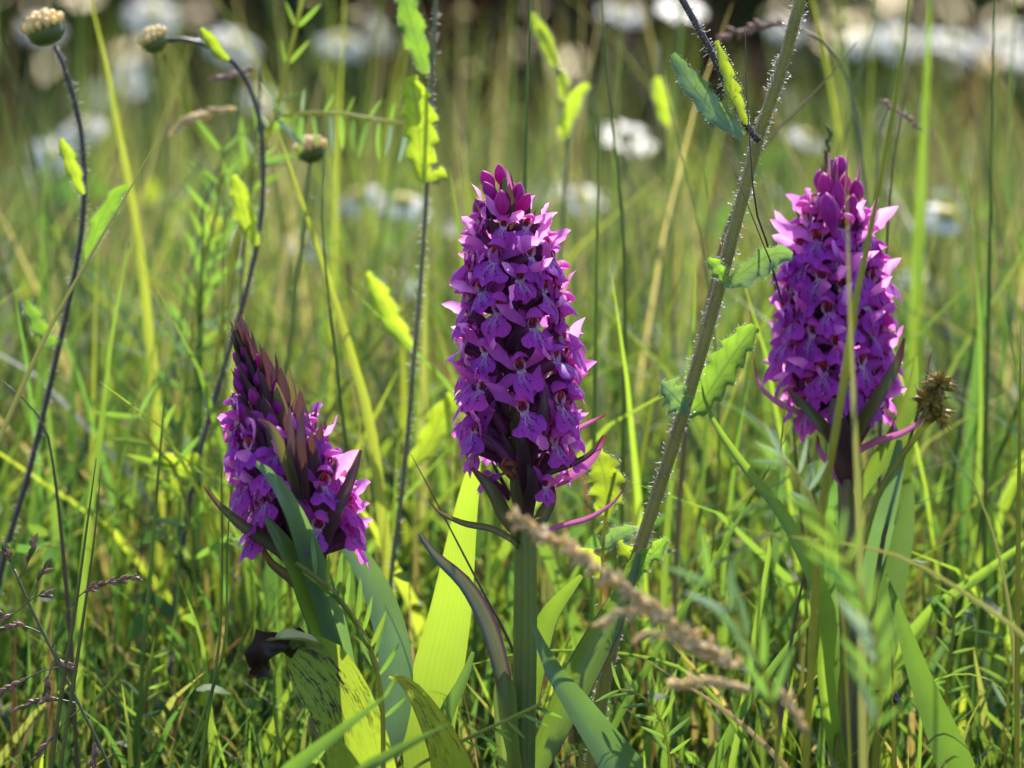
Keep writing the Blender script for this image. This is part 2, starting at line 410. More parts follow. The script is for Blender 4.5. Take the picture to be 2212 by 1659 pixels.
pr = np.array([.23, .18, .16, .13, .13, .09, .03, .05]); pr /= pr.sum()
prf = np.array([.2, .18, .14, .18, .14, .09, .03, .04]); prf /= prf.sum()
parts = []
x, y = scatter(5200, -0.20, 0.06); h = np.minimum(rng.uniform(0.02, 0.075, 5200), np.maximum(0.012, low_cap(y, 1600) * rng.uniform(0.6, 1.05, 5200)))
parts.append(blades(x, y, h, rng.uniform(.0010, .0030, 5200), rng.uniform(0, .55, 5200), pr))
n_ = 17000
x, y = scatter(n_, 0.05, 0.65); h = rng.gamma(4.5, 0.018, n_)
h = np.minimum(h, rng.uniform(.6, 1, n_) * np.clip(0.085 + 0.30 * (y - .05), 0, .19)); parts.append(blades(x, y, h, rng.uniform(.0009, .0034, n_), rng.uniform(0, .65, n_), pr))
n_ = 2600
x, y = scatter(n_, 0.13, 0.75, 1.4); h = rng.uniform(.08, .2, n_)
parts.append(blades(x, y, h, rng.uniform(.0012, .0042, n_), rng.uniform(0, .8, n_), np.array([.22, .18, .2, .1, .06, .14, .02, .08])))
x, y = scatter(26000, 0.6, 3.6, 1.6, 0.8); h = rng.gamma(7, 0.0150, 26000) * np.clip(1.15 - 0.24 * y, 0.4, 1)
h = np.minimum(h, 0.22); parts.append(blades(x, y, h, rng.uniform(.0015, .0045, 26000), rng.uniform(0, .45, 26000), prf, 5, TFAR))
x, y = scatter(4600, 0.26, 1.7, 1.4); h = rng.uniform(0.09, 0.255, 4600) * np.clip(1.08 - .12 * y, .6, 1)
parts.append(blades(x, y, h, rng.uniform(.0008, .0026, 4600), rng.uniform(0, .8, 4600), np.array([.18, .17, .13, .16, .13, .12, .05, .06]), 5, TFAR))
x, y = scatter(480, 0.3, 1.1, 1.3); h = rng.uniform(.18, .31, 480)
parts.append(blades(x, y, h, rng.uniform(.0009, .0020, 480), rng.uniform(0, .45, 480), np.array([.16, .16, .12, .2, .2, .06, .06, .04]), 6, TFAR))
x, y = scatter(420, 1.4, 3.2, 1.4); h = rng.uniform(.14, .29, 420)
parts.append(blades(x, y, h, rng.uniform(.002, .005, 420), rng.uniform(0, .5, 420), prf, 5, TFAR))
n_ = 34000     # the meadow goes on to both sides and behind the viewer's line
x = rng.uniform(-2.8, 2.8, n_); y = -1.0 + 5.6 * rng.uniform(0, 1, n_)
keep = np.abs(x) > (y + 1.2) * TANH * 1.45 + .04; x, y = x[keep], y[keep]; n_ = len(x)
parts.append(blades(x, y, rng.uniform(.05, .17, n_), rng.uniform(.002, .006, n_), rng.uniform(0, .6, n_), prf, 4))
o = link('meadow_grass', quads_mesh('meadow_grass', *join(parts), 'sward')); o['kind'] = 'stuff'
tag(o, 'dense mass of short meadow grass covering the ground between the plants', 'grass')

# low broad-leaved growth at the feet of the grass
def leaflets(cx, cy_, cz, size, tint_sel, up=0.5):
    n = len(cx); seg = 4
    az = rng.uniform(0, 2 * PI, n); el = rng.uniform(-0.2, 1.2, n) * up
    d = np.stack([np.cos(az) * np.cos(el), np.sin(az) * np.cos(el), np.sin(el)], -1)
    rv = rng.normal(size=(n, 3)); sd_ = np.cross(d, rv); sd_ /= np.linalg.norm(sd_, axis=1, keepdims=True)
    s = np.linspace(0, 1, seg + 1)
    prof = np.sin(PI * np.clip(s, 0.02, 0.98) ** 0.8) ** 0.7 * 0.24
    nr = np.cross(sd_, d)
    c = np.stack([cx, cy_, cz], -1)[:, None, :] + d[:, None, :] * (s[None, :, None] * size[:, None, None]) + nr[:, None, :] * (np.sin(PI * s)[None, :, None] * 0.12 * size[:, None, None])
    off = sd_[:, None, :] * (prof[None, :, None] * size[:, None, None])
    V = np.stack([c - off, c + off], 2).reshape(-1, 3)
    k = np.arange(seg); b = (np.arange(n) * (seg + 1) * 2)[:, None]
    F = np.stack([b + 2 * k, b + 2 * k + 1, b + 2 * k + 3, b + 2 * k + 2], -1).reshape(-1, 4)
    tn = TINTS[rng.choice(tint_sel, n)] * rng.uniform(0.75, 1.4, (n, 1))
    return V, F, np.repeat(tn, (seg + 1) * 2, 0)
parts = []
x, y = scatter(1300, -0.2, 0.05); z = np.minimum(rng.uniform(0.01, 0.06, 1300), np.maximum(0.008, low_cap(y, 1640)) * 0.9)
parts.append(leaflets(x, y, z, rng.uniform(.004, .009, 1300), [0, 1, 5]))
x, y = scatter(3200, 0.05, 0.6); z = rng.gamma(3.0, 0.016, 3200).clip(0.004, 0.10)
parts.append(leaflets(x, y, z, rng.uniform(.004, .009, 3200), [0, 1, 1, 5], 0.8))
x, y = scatter(6000, 0.6, 2.8); z = (rng.gamma(5, 0.016, 6000) * np.clip(1.15 - 0.24 * y, 0.4, 1)).clip(0.004, 0.17)
parts.append(leaflets(x, y, z, rng.uniform(.010, .026, 6000), [0, 1, 2, 3, 5, 7], 0.8))
o = link('ground_herbs', quads_mesh('ground_herbs', *join(parts), 'herb')); o['kind'] = 'stuff'
tag(o, 'tangle of small broad green leaves growing low among the grass', 'ground cover')

# ------------------------------------------------------------------ bushes closing the meadow
def bush(x, y, rx, rz, tints, n, label):
    r = thing('bush', label, 'bush', (x, y, 0), 'bushes at the edge of the meadow')
    mb = MB()
    for k in range(7):
        a = R.uniform(0, 2 * PI); q = R.uniform(.3, .8)
        mb.tube(spline([Vector((0, 0, -.02)), Vector((math.cos(a) * rx * .3, math.sin(a) * rx * .3, rz * .6)), Vector((math.cos(a) * rx * q, math.sin(a) * rx * q, rz * 1.3))], 6), [.02, .016, .012, .009, .006, .003], 6)
    link('stem', mb.mesh('stem', M['brown_stem']), r)
    u = rng.normal(size=(n, 3)); u /= np.linalg.norm(u, axis=1, keepdims=True)
    rad = rng.uniform(0.45, 1.0, n) ** 0.5 * (1 + 0.2 * np.sin(u[:, 0] * 7) * np.cos(u[:, 2] * 6))
    p = u * rad[:, None] * np.array([rx, rx * .8, rz]) + np.array([0, 0, rz * .95]); p[:, 2] = np.maximum(p[:, 2], 0.02)
    global TINTS
    keep = TINTS; TINTS = np.array(tints)
    V, F, T = leaflets(p[:, 0], p[:, 1], p[:, 2], rng.uniform(.03, .075, n), list(range(len(tints))), 0.6)
    TINTS = keep
    o = link('crown', quads_mesh('crown', V, F, T, 'bush_leaf'), r); o['kind'] = 'stuff'
dk = [(0.028, 0.05, 0.02), (0.05, 0.075, 0.026), (0.014, 0.026, 0.013)]
bush(-1.55, 4.9, .75, .55, dk, 5000, 'dark rounded bush closing the meadow behind the nodding daisy buds')
bush(-0.62, 4.6, .62, .50, dk, 5000, 'dark bush beyond the vetch and toothed lime leaves')
bush(-0.06, 4.4, .36, .40, [(0.06, 0.022, 0.016), (0.11, 0.028, 0.022), (0.02, 0.03, 0.012), (0.015, 0.02, 0.01)], 3200, 'reddish brown bush far behind the tall orchid')
bush(0.50, 4.8, .6, .52, [(0.035, 0.06, 0.015), (0.05, 0.075, 0.016), (0.02, 0.03, 0.012)], 5000, 'olive green bush beyond the thick hairy stem')
bush(1.2, 4.6, .66, .55, dk, 5000, 'dark bush beyond the row of white daisies')
bush(2.2, 5.0, .8, .6, dk, 4500, 'dark bush at the end of the row beyond the daisies')
bush(-2.5, 5.0, .8, .6, dk, 4500, 'dark bush at the far end of the row away from the daisies')

# ------------------------------------------------------------------ orchids
mm = 0.001
def crumple(mb, seed, amp, f=1000):
    q = random.Random(seed * 7 + 3); K = [(Vector((q.uniform(-1, 1), q.uniform(-1, 1), q.uniform(-1, 1))) * f, Vector((q.uniform(-1, 1), q.uniform(-1, 1), q.uniform(-1, 1))), q.uniform(0, 6)) for _ in range(5)]
    for v in mb.v:
        far = min(1, v.length / (3 * mm)); d = Vector()
        for k, a, ph in K: d += a * math.sin(v.dot(k) + ph)
        v += d * amp * mm * far
def make_lip(seed):
    q = random.Random(seed); mb = MB(); A, B = 14, 10
    L_ = 7.2 * mm * q.uniform(.85, 1.12); fold = q.uniform(.25, 1.15); asym = q.uniform(-.15, .15); ph = q.uniform(0, 6)
    notch = q.uniform(.08, .16)
    # centre line: leaves the throat forward, then hangs down
    cl = []; yy, zz = 0.6 * mm, -0.3 * mm; bend0, bend1 = math.radians(q.uniform(28, 42)), math.radians(q.uniform(70, 92))
    for j in range(41):
        cl.append((yy, zz)); a = bend0 + (bend1 - bend0) * min(1, j / 26)
        yy += math.cos(a) * L_ / 32; zz -= math.sin(a) * L_ / 32
    def wid(v):
        K = [(0, 1.0), (.16, 1.25), (.34, 2.5), (.55, 3.9), (.75, 4.5), (.9, 4.35), (1, 4.0)]
        for (a, b), (c_, d) in zip(K, K[1:]):
            if v <= c_:
                s_ = (v - a) / (c_ - a); s_ = s_ * s_ * (3 - 2 * s_); return (b + (d - b) * s_) * mm
        return K[-1][1] * mm
    for i in range(A + 1):
        u = i / A * 2 - 1
        end = 0.86 + 0.17 * math.exp(-(u / .17) ** 2) - notch * math.exp(-((abs(u) - .36) / .12) ** 2) - 0.26 * abs(u) ** 5
        for j in range(B + 1):
            v = j / B * end; k = v * 32; k0 = min(int(k), 39); f = k - k0
            cy_ = cl[k0][0] * (1 - f) + cl[k0 + 1][0] * f; cz = cl[k0][1] * (1 - f) + cl[k0 + 1][1] * f
            xx = u * wid(v) * (1 + asym * u)
            back = fold * 2.3 * mm * abs(u) ** 2.0 * v * (1 + .3 * asym * u)
            cen = 0.35 * mm * math.exp(-(u / .25) ** 2) * v
            rip = .28 * mm * math.sin(5 * u + ph + 3 * v) * v * v
            mb.v.append(Vector((xx * (1 - .10 * fold * abs(u)), cy_ - back + cen + rip, cz + .25 * back)))
    for i in range(A):
        for j in range(B):
            a = i * (B + 1) + j
            mb.face((a, a + B + 1, a + B + 2, a + 1), [(i / A, j / B), ((i + 1) / A, j / B), ((i + 1) / A, (j + 1) / B), (i / A, (j + 1) / B)])
    crumple(mb, seed, q.uniform(.18, .42), 850)
    return mb.mesh('lip', M['lip'])
def lance(n, tipw=0.0, p=0.8, base=0.35):
    out = []
    for i in range(n):
        v = i / (n - 1)
        out.append(max(tipw, (base + (1 - base) * math.sin(PI * min(1, v * 1.05) * .5 + 0) if v < .45 else 1) * (1 - max(0, (v - .45) / .55) ** 1.9) ** p))
    return out
def V3(*a): return Vector(a) * mm
def make_sepal(sgn, seed):
    q = random.Random(seed); mb = MB(); up = q.uniform(-.6, 1.0)
    fw = q.uniform(-1.6, 4.2); k = q.uniform(.9, 1.15)
    pts = spline([V3(sgn * .6, -.6, .2), V3(sgn * 2.6 * k, -.4 + fw * .2, 1.9 + up * .6), V3(sgn * 5.0 * k, -.7 + fw * .6, 3.7 + up * 1.2), V3(sgn * 7.3 * k, -1.0 + fw, 4.6 + up * 2.4)], 9)
    mb.ribbon(pts, [x * 2.8 * mm for x in lance(9, .02)], nrm=(0, 1, 0.25), across=4, cup=-.18, face=[sgn * q.uniform(-.4, .7) * i / 8 for i in range(9)], wave=.1)
    crumple(mb, seed, .3, 700)
    return mb.mesh('sepal', M['sepal'])
def make_hood(seed):
    q = random.Random(seed); mb = MB()
    k = q.uniform(.9, 1.1)
    pts = spline([V3(0, -1.2, .4), V3(0, -.8, 2.3 * k), V3(0, .7, 3.6 * k), V3(0, 2.5, 3.1 * k), V3(0, 3.3, 2.2 * k)], 10)
    mb.ribbon(pts, [x * 4.7 * mm for x in lance(10, .05, .6, .5)], nrm=(0, -1, -1.0), across=6, cup=.42, wave=.02)
    crumple(mb, seed, .25, 800)
    return mb.mesh('hood', M['hood'])
def make_column(seed):
    mb = MB()
    mb.tube([V3(0, -1.2, .7), V3(0, -.2, 1.1), V3(0, .5, 1.7), V3(0, .8, 2.1), V3(0, .9, 2.4)], [x * mm for x in (.8, .7, .55, .45, .2)], 8)
    for s_ in (-1, 1):
        mb.tube([V3(s_ * .35, .6, .5), V3(s_ * .55, 1.0, 1.2), V3(s_ * .3, 1.2, 2.0)], [.14 * mm, .22 * mm, .16 * mm], 6)
    mb.m = 1
    mb.tube([V3(0, -.4, .7), V3(0, .4, .75), V3(0, 1.1, .8)], [x * mm for x in (.6, 1.15, 1.4)], 12, cap=False)
    return mb.mesh('column', [M['column_red'], M['throat']])
def make_ovary(seed):
    q = random.Random(seed); mb = MB()
    mb.tube(spline([V3(0, .2, .6), V3(0, -1.6, .3), V3(0, -4.2, -1.6), V3(0, -7.2, -4.6), V3(0, -9.4, -7.6)], 10), [x * mm for x in (.9, 1.1, 1.0, 1.0, 1.15, 1.25, 1.3, 1.25, 1.1, .8)], 8, ridge=.08)
    mb.tube(spline([V3(0, .5, -.3), V3(0, -1.6, -1.0), V3(0, -4.6, -2.6), V3(0, -6.8, -3.4)], 7), [x * mm for x in (1.1, 1.3, 1.25, 1.15, 1.0, .8, .35)], 8)
    return mb.mesh('floret', M['ovary_skin'])
def make_bud(seed):
    q = random.Random(seed); mb = MB(); k = q.uniform(.9, 1.1)
    mb.tube(spline([V3(0, 0, -4), V3(0, .2, 0), V3(.2 * q.uniform(-1, 1), .3, 3), V3(0, .6, 6.2)], 12), [x * mm * k for x in (.7, .8, .85, .95, 1.4, 1.9, 2.15, 2.2, 2.05, 1.7, 1.1, .25)], 10, ridge=.05)
    return mb.mesh('bud', M['bud_skin'])
LIPS = [make_lip(i) for i in range(18)]
SEPL = [make_sepal(-1, i) for i in range(9)]; SEPR = [make_sepal(1, i + 50) for i in range(9)]
HOOD = [make_hood(i) for i in range(8)]; COLM = [make_column(0)]; OVA = [make_ovary(i) for i in range(3)]; BUDS = [make_bud(i) for i in range(4)]

def floret(root, pos, out, s=1.0, roll=0.0, closed=0.0):
    s *= R.uniform(.85, 1.08); fm = basis(pos, out, (0, 0, 1), s, roll)
    f = link('floret', R.choice(OVA), root, mat=fm)
    link('lip', R.choice(LIPS), f, mat=Matrix.Rotation(R.uniform(-.12, .12), 4, 'Y') @ Matrix.Rotation(R.uniform(-.22, .15), 4, 'X'))
    link('hood', R.choice(HOOD), f, mat=Matrix.Rotation(R.uniform(-.1, .2), 4, 'X'))
    for S_ in (SEPL, SEPR):
        link('sepal', R.choice(S_), f, mat=Matrix.Rotation(R.uniform(-.4, .4), 4, 'Y') @ Matrix.Rotation(R.uniform(-.6, .6), 4, 'Z'))
    link('column', COLM[0], f)
    return f
def bract(root, base, p0, d_out, L_, wd, mat='bract', curve=.35, n=9, tipdir=(0, 0, 1)):
    """leaf-like bract leaving the stem at p0 towards d_out, bending to tipdir"""
    d = Vector(d_out).normalized(); td = Vector(tipdir).normalized()
    pts = [p0]; dd = d.copy()
    for i in range(n - 1):
        pts.append(pts[-1] + dd * (L_ / (n - 1))); dd = dd.lerp(td, curve / n * 2).normalized()
    mb = MB(); out = Vector((d.x, d.y, 0)); out = out if out.length > .01 else Vector((0, -1, 0))
    mb.ribbon(pts, [x * wd for x in lance(n, .02, 1.0, .7)], nrm=-out.normalized() + Vector((0, 0, .4)), across=4, cup=.25, face=R.uniform(-.3, .3))
    return link('bract', mb.mesh('bract', M[mat], base), root)
def pxcurve(pts, Y):
    """[(x, y) or (x, y, Y)] -> places"""
    return [P(p[0], p[1], p[2] if len(p) > 2 else Y) for p in pts]
def leaf(root, base, pts, Y, wpx, mat, prof='blade', n=18, cup=.12, face=0.0, wave=.0, across=6, name='leaf', ground=False, label=None, nrm=(0, -1, .15)):
    p = pxcurve(pts, Y)
    if ground: p = to_ground(p)
    p = spline(p, n)
    W = px(wpx, Y)
    if prof == 'blade': ws = [W * max(.02, min(1, (i / (n - 1) / .45)) ** .75) for i in range(n)]
    elif prof == 'lance': ws = [W * max(.02, math.sin(PI * min(.93, .04 + .9 * i / (n - 1))) ** .8) for i in range(n)]
    elif prof == 'strap': ws = [W * max(.05, min(1, (i / (n - 1) / .12)) ** .6) for i in range(n)]
    elif prof == 'oval': ws = [W * max(.05, math.sin(PI * (.03 + .94 * i / (n - 1))) ** .6) for i in range(n)]
    mb = MB().ribbon(p, ws, nrm=nrm, across=across, cup=cup, face=face, wave=wave)
    o = link(name, mb.mesh(name, M[mat] if isinstance(mat, str) else mat, base), root)
    if label: o['label'] = label
    return o

def axis_at(ax, tt): # ax list of Vectors (spline already), t in 0..1
    k = min(len(ax) - 2, int(tt * (len(ax) - 1))); f = tt * (len(ax) - 1) - k
    return ax[k].lerp(ax[k + 1], f)

# --- the tall straight-stemmed orchid
axp = [(1093, 385), (1099, 500), (1108, 700), (1118, 900), (1130, 1080), (1135, 1180), (1134, 1400), (1130, 1659)]
ax = to_ground(pxcurve(axp, 0), .5); base = ax[-1].copy(); base.z = 0
A = thing('marsh_orchid', 'tall violet marsh orchid in full flower on a straight ribbed green stem', 'orchid', base, 'marsh orchids')
sp = spline(ax, 44)
rad = [(.9 + 1.75 * min(1, i / 22)) * mm for i in range(44)]
link('stem', MB().tube(sp, rad, 22, ridge=.035).mesh('stem', M['stem_green'], base), A)
def centre_at(y, tab):
    for (a, xa, ra), (b, xb, rb) in zip(tab, tab[1:]):
        if y <= b:
            f = max(0, (y - a) / (b - a)); return xa + (xb - xa) * f, ra + (rb - ra) * f
    return tab[-1][1], tab[-1][2]
TABA = [(400, 1095, 30), (455, 1099, 52), (500, 1101, 70), (560, 1102, 86), (650, 1109, 98), (750, 1112, 104), (850, 1120, 104), (950, 1122, 98), (1040, 1128, 76)]
fr = []
for X, Y in [(630, 545), (790, 545), (575, 790), (815, 765), (750, 935), (915, 1030), (480, 1030), (600, 1180), (1045, 1160), (840, 1300), (1000, 1555), (500, 1480), (400, 690), (930, 730)]:
    fr.append(((1050 + X * .3315) / 1.1573, (380 + Y * .3315) / 1.1573))
for X, Y in [(830, 95), (575, 245), (850, 375), (1085, 335), (535, 575), (1045, 610), (1000, 905), (610, 880), (1170, 170)]:
    fr.append(((1000 + X * .3617) / 1.1573, (880 + Y * .3617) / 1.1573))
def place(root, x, y, side_sin, TAB, Y0, front=True, s=1.0, axf=None, lean=0.0):
    cx, r_ = centre_at(y, TAB)
    az = math.asin(max(-.99, min(.99, side_sin)))
    rr = px(r_, Y0)
    c = P(cx, y, Y0)
    d = Vector((math.sin(az), -math.cos(az) if front else math.cos(az), 0))
    pos = c + d * rr
    tilt = R.uniform(-.3, .2); d = (d + Vector((-d.y, d.x, 0)) * R.uniform(-.38, .38)).normalized()
    return floret(root, pos - Vector(root.location), d + Vector((lean, 0, tilt)), s * R.uniform(.92, 1.1), R.uniform(-.35, .35))
for x, y in fr:
    cx, r_ = centre_at(y, TABA)
    place(A, x, y, (x - cx) / r_, TABA, 0, True, .62 if y > 990 else 1.08 if y > 520 else .86)
# flowers turned to the sides and away
k = 0
for i in range(30):
    y = 475 + 510 * (i / 29) + R.uniform(-8, 8)
    sgn = 1 if i % 2 else -1
    place(A, 0, y, sgn * math.sin(R.uniform(1.2, 1.5)), TABA, 0, True, 1.0 if y > 540 else .8)
for i in range(30):
    y = 460 + 530 * (i / 29)
    place(A, 0, y, math.sin(-1.25 + 2.5 * ((i * .618) % 1)), TABA, 0, False, 1.0 if y > 540 else .8)
for x, y, tx, ty, Yd in [(1085, 455, 1082, 425, -.006), (1065, 425, 1050, 405, -.002), (1060, 402, 1046, 382, .001), (1082, 392, 1078, 368, .002), (1112, 432, 1127, 395, -.002), (1120, 455, 1140, 430, .003), (1100, 425, 1100, 400, .006), (1045, 470, 1030, 440, .003)]:
    p0, p1 = P(x, y, Yd), P(tx, ty, Yd - .001)
    link('bud', R.choice(BUDS), A, mat=Matrix.Translation(p0 - base) @ (p1 - p0).to_track_quat('Z', 'Y').to_matrix().to_4x4() @ Matrix.Scale(.78 if y > 450 else .68, 4))
for x, y, tx, ty, wd, Yd, mt in [(1098, 450, 1094, 364, 3.4, -.004, 'bract_pink'), (1104, 440, 1102, 372, 2.6, .0, 'bract'), (1088, 440, 1088, 385, 2.2, .002, 'bract'), (1110, 470, 1118, 400, 2.0, -.004, 'bract')]:
    p0, p1 = P(x, y, Yd), P(tx, ty, Yd)
    bract(A, base, p0, p1 - p0, (p1 - p0).length, wd * mm, mt, .1)
for i in range(46):
    y = 480 + 590 * i / 45; cx, r_ = centre_at(y, TABA)
    az = i * 2.39996; d = Vector((math.sin(az), -math.cos(az), 0)); c = P(cx, y + 30, 0)
    bract(A, base, c + d * 1.5 * mm, d * .75 + Vector((0, 0, .8)), R.uniform(11, 14.5) * mm, R.uniform(2.6, 3.6) * mm, 'bract' if i < 34 else R.choice(['bract', 'bract_green']), .5)
def leafm(*a, **k): return leaf(A, base, *a, **k)
# the long bracts at the foot of the spike
leafm([(924, 1075, -.004), (945, 1103, -.005), (1000, 1130, -.006), (1060, 1142, -.006), (1105, 1165, -.004), (1125, 1185, 0)], 0, 15, 'bract_green', 'blade', cup=.3, name='bract')
leafm([(1355, 1043, 0), (1325, 1085, -.002), (1270, 1120, -.003), (1205, 1138, -.003), (1160, 1165, 0), (1140, 1190, .001)], 0, 12, 'bract_pink', 'blade', cup=.3, name='bract')
leafm([(1310, 895, .010), (1270, 915, .010), (1215, 945, .009), (1150, 985, .004)], 0, 13, 'bract_pink', 'lance', cup=.25, name='bract')
leafm([(1308, 938, .004), (1280, 985, .004), (1240, 1020, .004), (1180, 1050, .003), (1140, 1085, 0)], 0, 26, 'bract_pink', 'lance', cup=.3, name='bract', face=.5)
leafm([(1303, 940, -.001), (1275, 980, -.002), (1230, 1005, -.003), (1180, 1025, -.003), (1140, 1060, 0)], 0, 14, 'bract', 'lance', cup=.3, name='bract')
leafm([(1018, 1010, -.006), (1060, 1060, -.007), (1085, 1110, -.005), (1112, 1150, -.002), (1125, 1180, 0)], 0, 34, 'bract_green', 'lance', cup=.3, name='bract', face=.3)
leafm([(1195, 1050, -.002), (1190, 1085, -.004), (1170, 1125, -.004), (1148, 1175, -.001)], 0, 32, 'bract_green', 'lance', cup=.3, name='bract', face=-.3)
leafm([(1110, 1000, -.008), (1112, 1050, -.008), (1122, 1095, -.005), (1128, 1140, -.002)], 0, 26, 'bract_green', 'lance', cup=.3, name='bract')
leafm([(1140, 985, -.009), (1150, 1040, -.008), (1143, 1090, -.005), (1136, 1150, -.002)], 0, 28, 'bract', 'lance', cup=.3, name='bract')
leafm([(1172, 1120, .002), (1163, 1150, .001), (1148, 1185, .001)], 0, 12, 'bract_pink', 'lance', name='bract')
leafm([(1120, 920, -.011), (1130, 970, -.011), (1135, 1030, -.006), (1133, 1080, -.002)], 0, 30, 'bract', 'lance', cup=.3, name='bract')
leafm([(1178, 840, -.012), (1172, 900, -.012), (1150, 970, -.008), (1135, 1030, -.002)], 0, 32, 'bract', 'lance', cup=.3, name='bract')
# a few brown withered florets at the foot
for (a, b, c_) in [((1095, 985), (1085, 1005), (1105, 1030)), ((1078, 1010), (1100, 1000), (1125, 1010)), ((1075, 1030), (1100, 1020), (1120, 1050))]:
    leafm([(*a, -.010), (*b, -.011), (*c_, -.005)], 0, 11, 'wilted', 'lance', cup=.4, name='withered_floret', n=9)
# leaves
leafm([(1044, 935, .022), (1030, 985, .024), (1005, 1120, .027), (975, 1320, .028), (940, 1500, .026), (930, 1659, .02), (1010, 1850, .01), (1110, 2020, .0)], .026, 112, 'orchid_leaf_lime', 'blade', n=26, cup=.10, face=-.15, label='broad bright yellow-green upright leaf')
leafm([(905, 1153, -.01), (940, 1205, -.01), (1000, 1265, -.008), (1045, 1345, -.006), (1075, 1440, -.004), (1092, 1530, -.002), (1112, 1620, 0)], -.006, 46, 'orchid_leaf_dark', 'lance', n=20, cup=.3, face=.55, label='narrow arching dark purplish leaf')
leafm([(1256, 1243, .006), (1225, 1275, .007), (1185, 1325, .008), (1160, 1390, .008), (1140, 1480, .007), (1125, 1590, .004), (1125, 1680, 0)], .007, 60, 'orchid_leaf', 'lance', n=20, cup=.22, face=.35)
leafm([(1376, 1195, .014), (1355, 1250, .013), (1320, 1330, .011), (1270, 1420, .008), (1215, 1530, .005), (1165, 1640, .002), (1130, 1740, 0)], .01, 76, 'orchid_leaf', 'lance', n=22, cup=.22, face=.2)
leafm([(1022, 1408, -.012), (1000, 1470, -.012), (965, 1540, -.012), (950, 1620, -.010), (1020, 1760, -.006), (1120, 1900, 0)], -.012, 44, 'grass_dark', 'lance', n=16, cup=.2)
leafm([(1090, 1450, -.004), (1092, 1540, -.005), (1100, 1640, -.004), (1120, 1740, 0)], 0, 50, 'stem_green', 'strap', n=12, cup=.3)

# --- the leaning orchid with the dark pointed tip
YB = -.03
axp = [(512, 710), (538, 800), (580, 920), (630, 1060), (672, 1190), (705, 1310), (735, 1440), (755, 1600), (765, 1700)]
ax = to_ground(pxcurve(axp, YB), .5); base = ax[-1].copy(); base.z = 0
B = thing('marsh_orchid', 'leaning marsh orchid with a dark pointed tip of unopened bracts', 'orchid', base, 'marsh orchids')
sp = spline(ax, 40)
link('stem', MB().tube(sp, [(.8 + 1.5 * min(1, i / 14)) * mm for i in range(40)], 16, ridge=.03).mesh('stem', M['stem_purple'], base), B)
TABB = [(820, 550, 40), (880, 570, 62), (940, 592, 80), (1000, 612, 92), (1060, 640, 100), (1130, 660, 96), (1190, 675, 80)]
for x, y in [(603, 950), (700, 1040), (690, 1130), (548, 1140), (540, 1040), (760, 1090), (585, 1000), (720, 975), (545, 960), (530, 1090), (575, 1075)]:
    cx, r_ = centre_at(y, TABB); place(B, x, y, max(-.97, min(.97, (x - cx) / r_)), TABB, YB, True, 1.1, lean=-.1)
for i in range(20):
    y = 915 + 250 * (i / 19); place(B, 0, y, (1 if i % 2 else -1) * math.sin(R.uniform(1.1, 1.5)), TABB, YB, True, 1.02)
for i in range(18):
    y = 890 + 280 * (i / 17); place(B, 0, y, math.sin(-1.3 + 2.6 * ((i * .618) % 1)), TABB, YB, False, .92)
for i in range(26):
    y = 770 + 190 * i / 25; cx = 530 + (y - 770) * .34; az = i * 2.4
    rr = px(12 + (y - 770) * .30, YB); c = P(cx, y, YB); d = Vector((math.sin(az), -math.cos(az), 0))
    link('bud', R.choice(BUDS), B, mat=Matrix.Translation(c + d * rr - base) @ (d * .5 + Vector((-.25, 0, 1))).to_track_quat('Z', 'Y').to_matrix().to_4x4() @ Matrix.Scale(.45 + .38 * i / 25, 4))
for i in range(64):
    f = i / 63; y = 755 + 430 * f; cx = 527 + (y - 755) * .345; az = i * 2.39996
    d = Vector((math.sin(az), -math.cos(az), 0)); c = P(cx, y + 10, YB)
    rr = px(4 + 46 * min(1, f * 1.6), YB)
    L_ = (9 + 9 * min(1, f * 1.5)) * mm * R.uniform(.9, 1.1)
    bract(B, base, c + d * rr, d * (.12 + .38 * f) + Vector((-.3 + .1 * f, 0, 1)), L_, (3.0 + 1.8 * min(1, 1.6 * f)) * mm, R.choice(['bract', 'bract', 'bract', 'bract_green']), .3)
def leafb(*a, **k): return leaf(B, base, *a, **k)
leafb([(553, 1000, YB - .018), (590, 1030, YB - .020), (640, 1110, YB - .020), (685, 1225, YB - .012), (728, 1360, YB - .004), (760, 1500, YB), (775, 1620, YB)], YB, 62, 'orchid_leaf_blue', 'lance', n=22, cup=.22, face=-.35, label='long green leaf arching across the flowers')
leafb([(575, 1120, YB - .012), (610, 1170, YB - .013), (650, 1235, YB - .010), (690, 1330, YB - .003), (725, 1430, YB), (745, 1530, YB)], YB, 66, 'orchid_leaf', 'lance', n=18, cup=.25)
leafb([(438, 1048, YB - .004), (475, 1092, YB - .006), (530, 1140, YB - .006), (600, 1185, YB - .004), (655, 1235, YB - .002), (690, 1300, YB)], YB, 30, 'bract_green', 'blade', cup=.3, name='bract')
leafb([(780, 972, YB - .008), (760, 1030, YB - .010), (725, 1110, YB - .010), (695, 1190, YB - .006), (690, 1250, YB)], YB, 31, 'bract', 'lance', cup=.25, name='bract')
leafb([(655, 880, YB - .012), (650, 960, YB - .014), (655, 1050, YB - .012), (665, 1130, YB - .006)], YB, 26, 'bract', 'lance', cup=.25, name='bract')
leafb([(625, 880, YB - .014), (632, 980, YB - .015), (645, 1060, YB - .012), (660, 1140, YB - .006)], YB, 24, 'bract', 'lance', cup=.25, name='bract')
leafb([(560, 905, YB - .014), (590, 930, YB - .017), (620, 1000, YB - .016), (650, 1090, YB - .010)], YB, 26, 'bract_green', 'lance', cup=.25, name='bract')
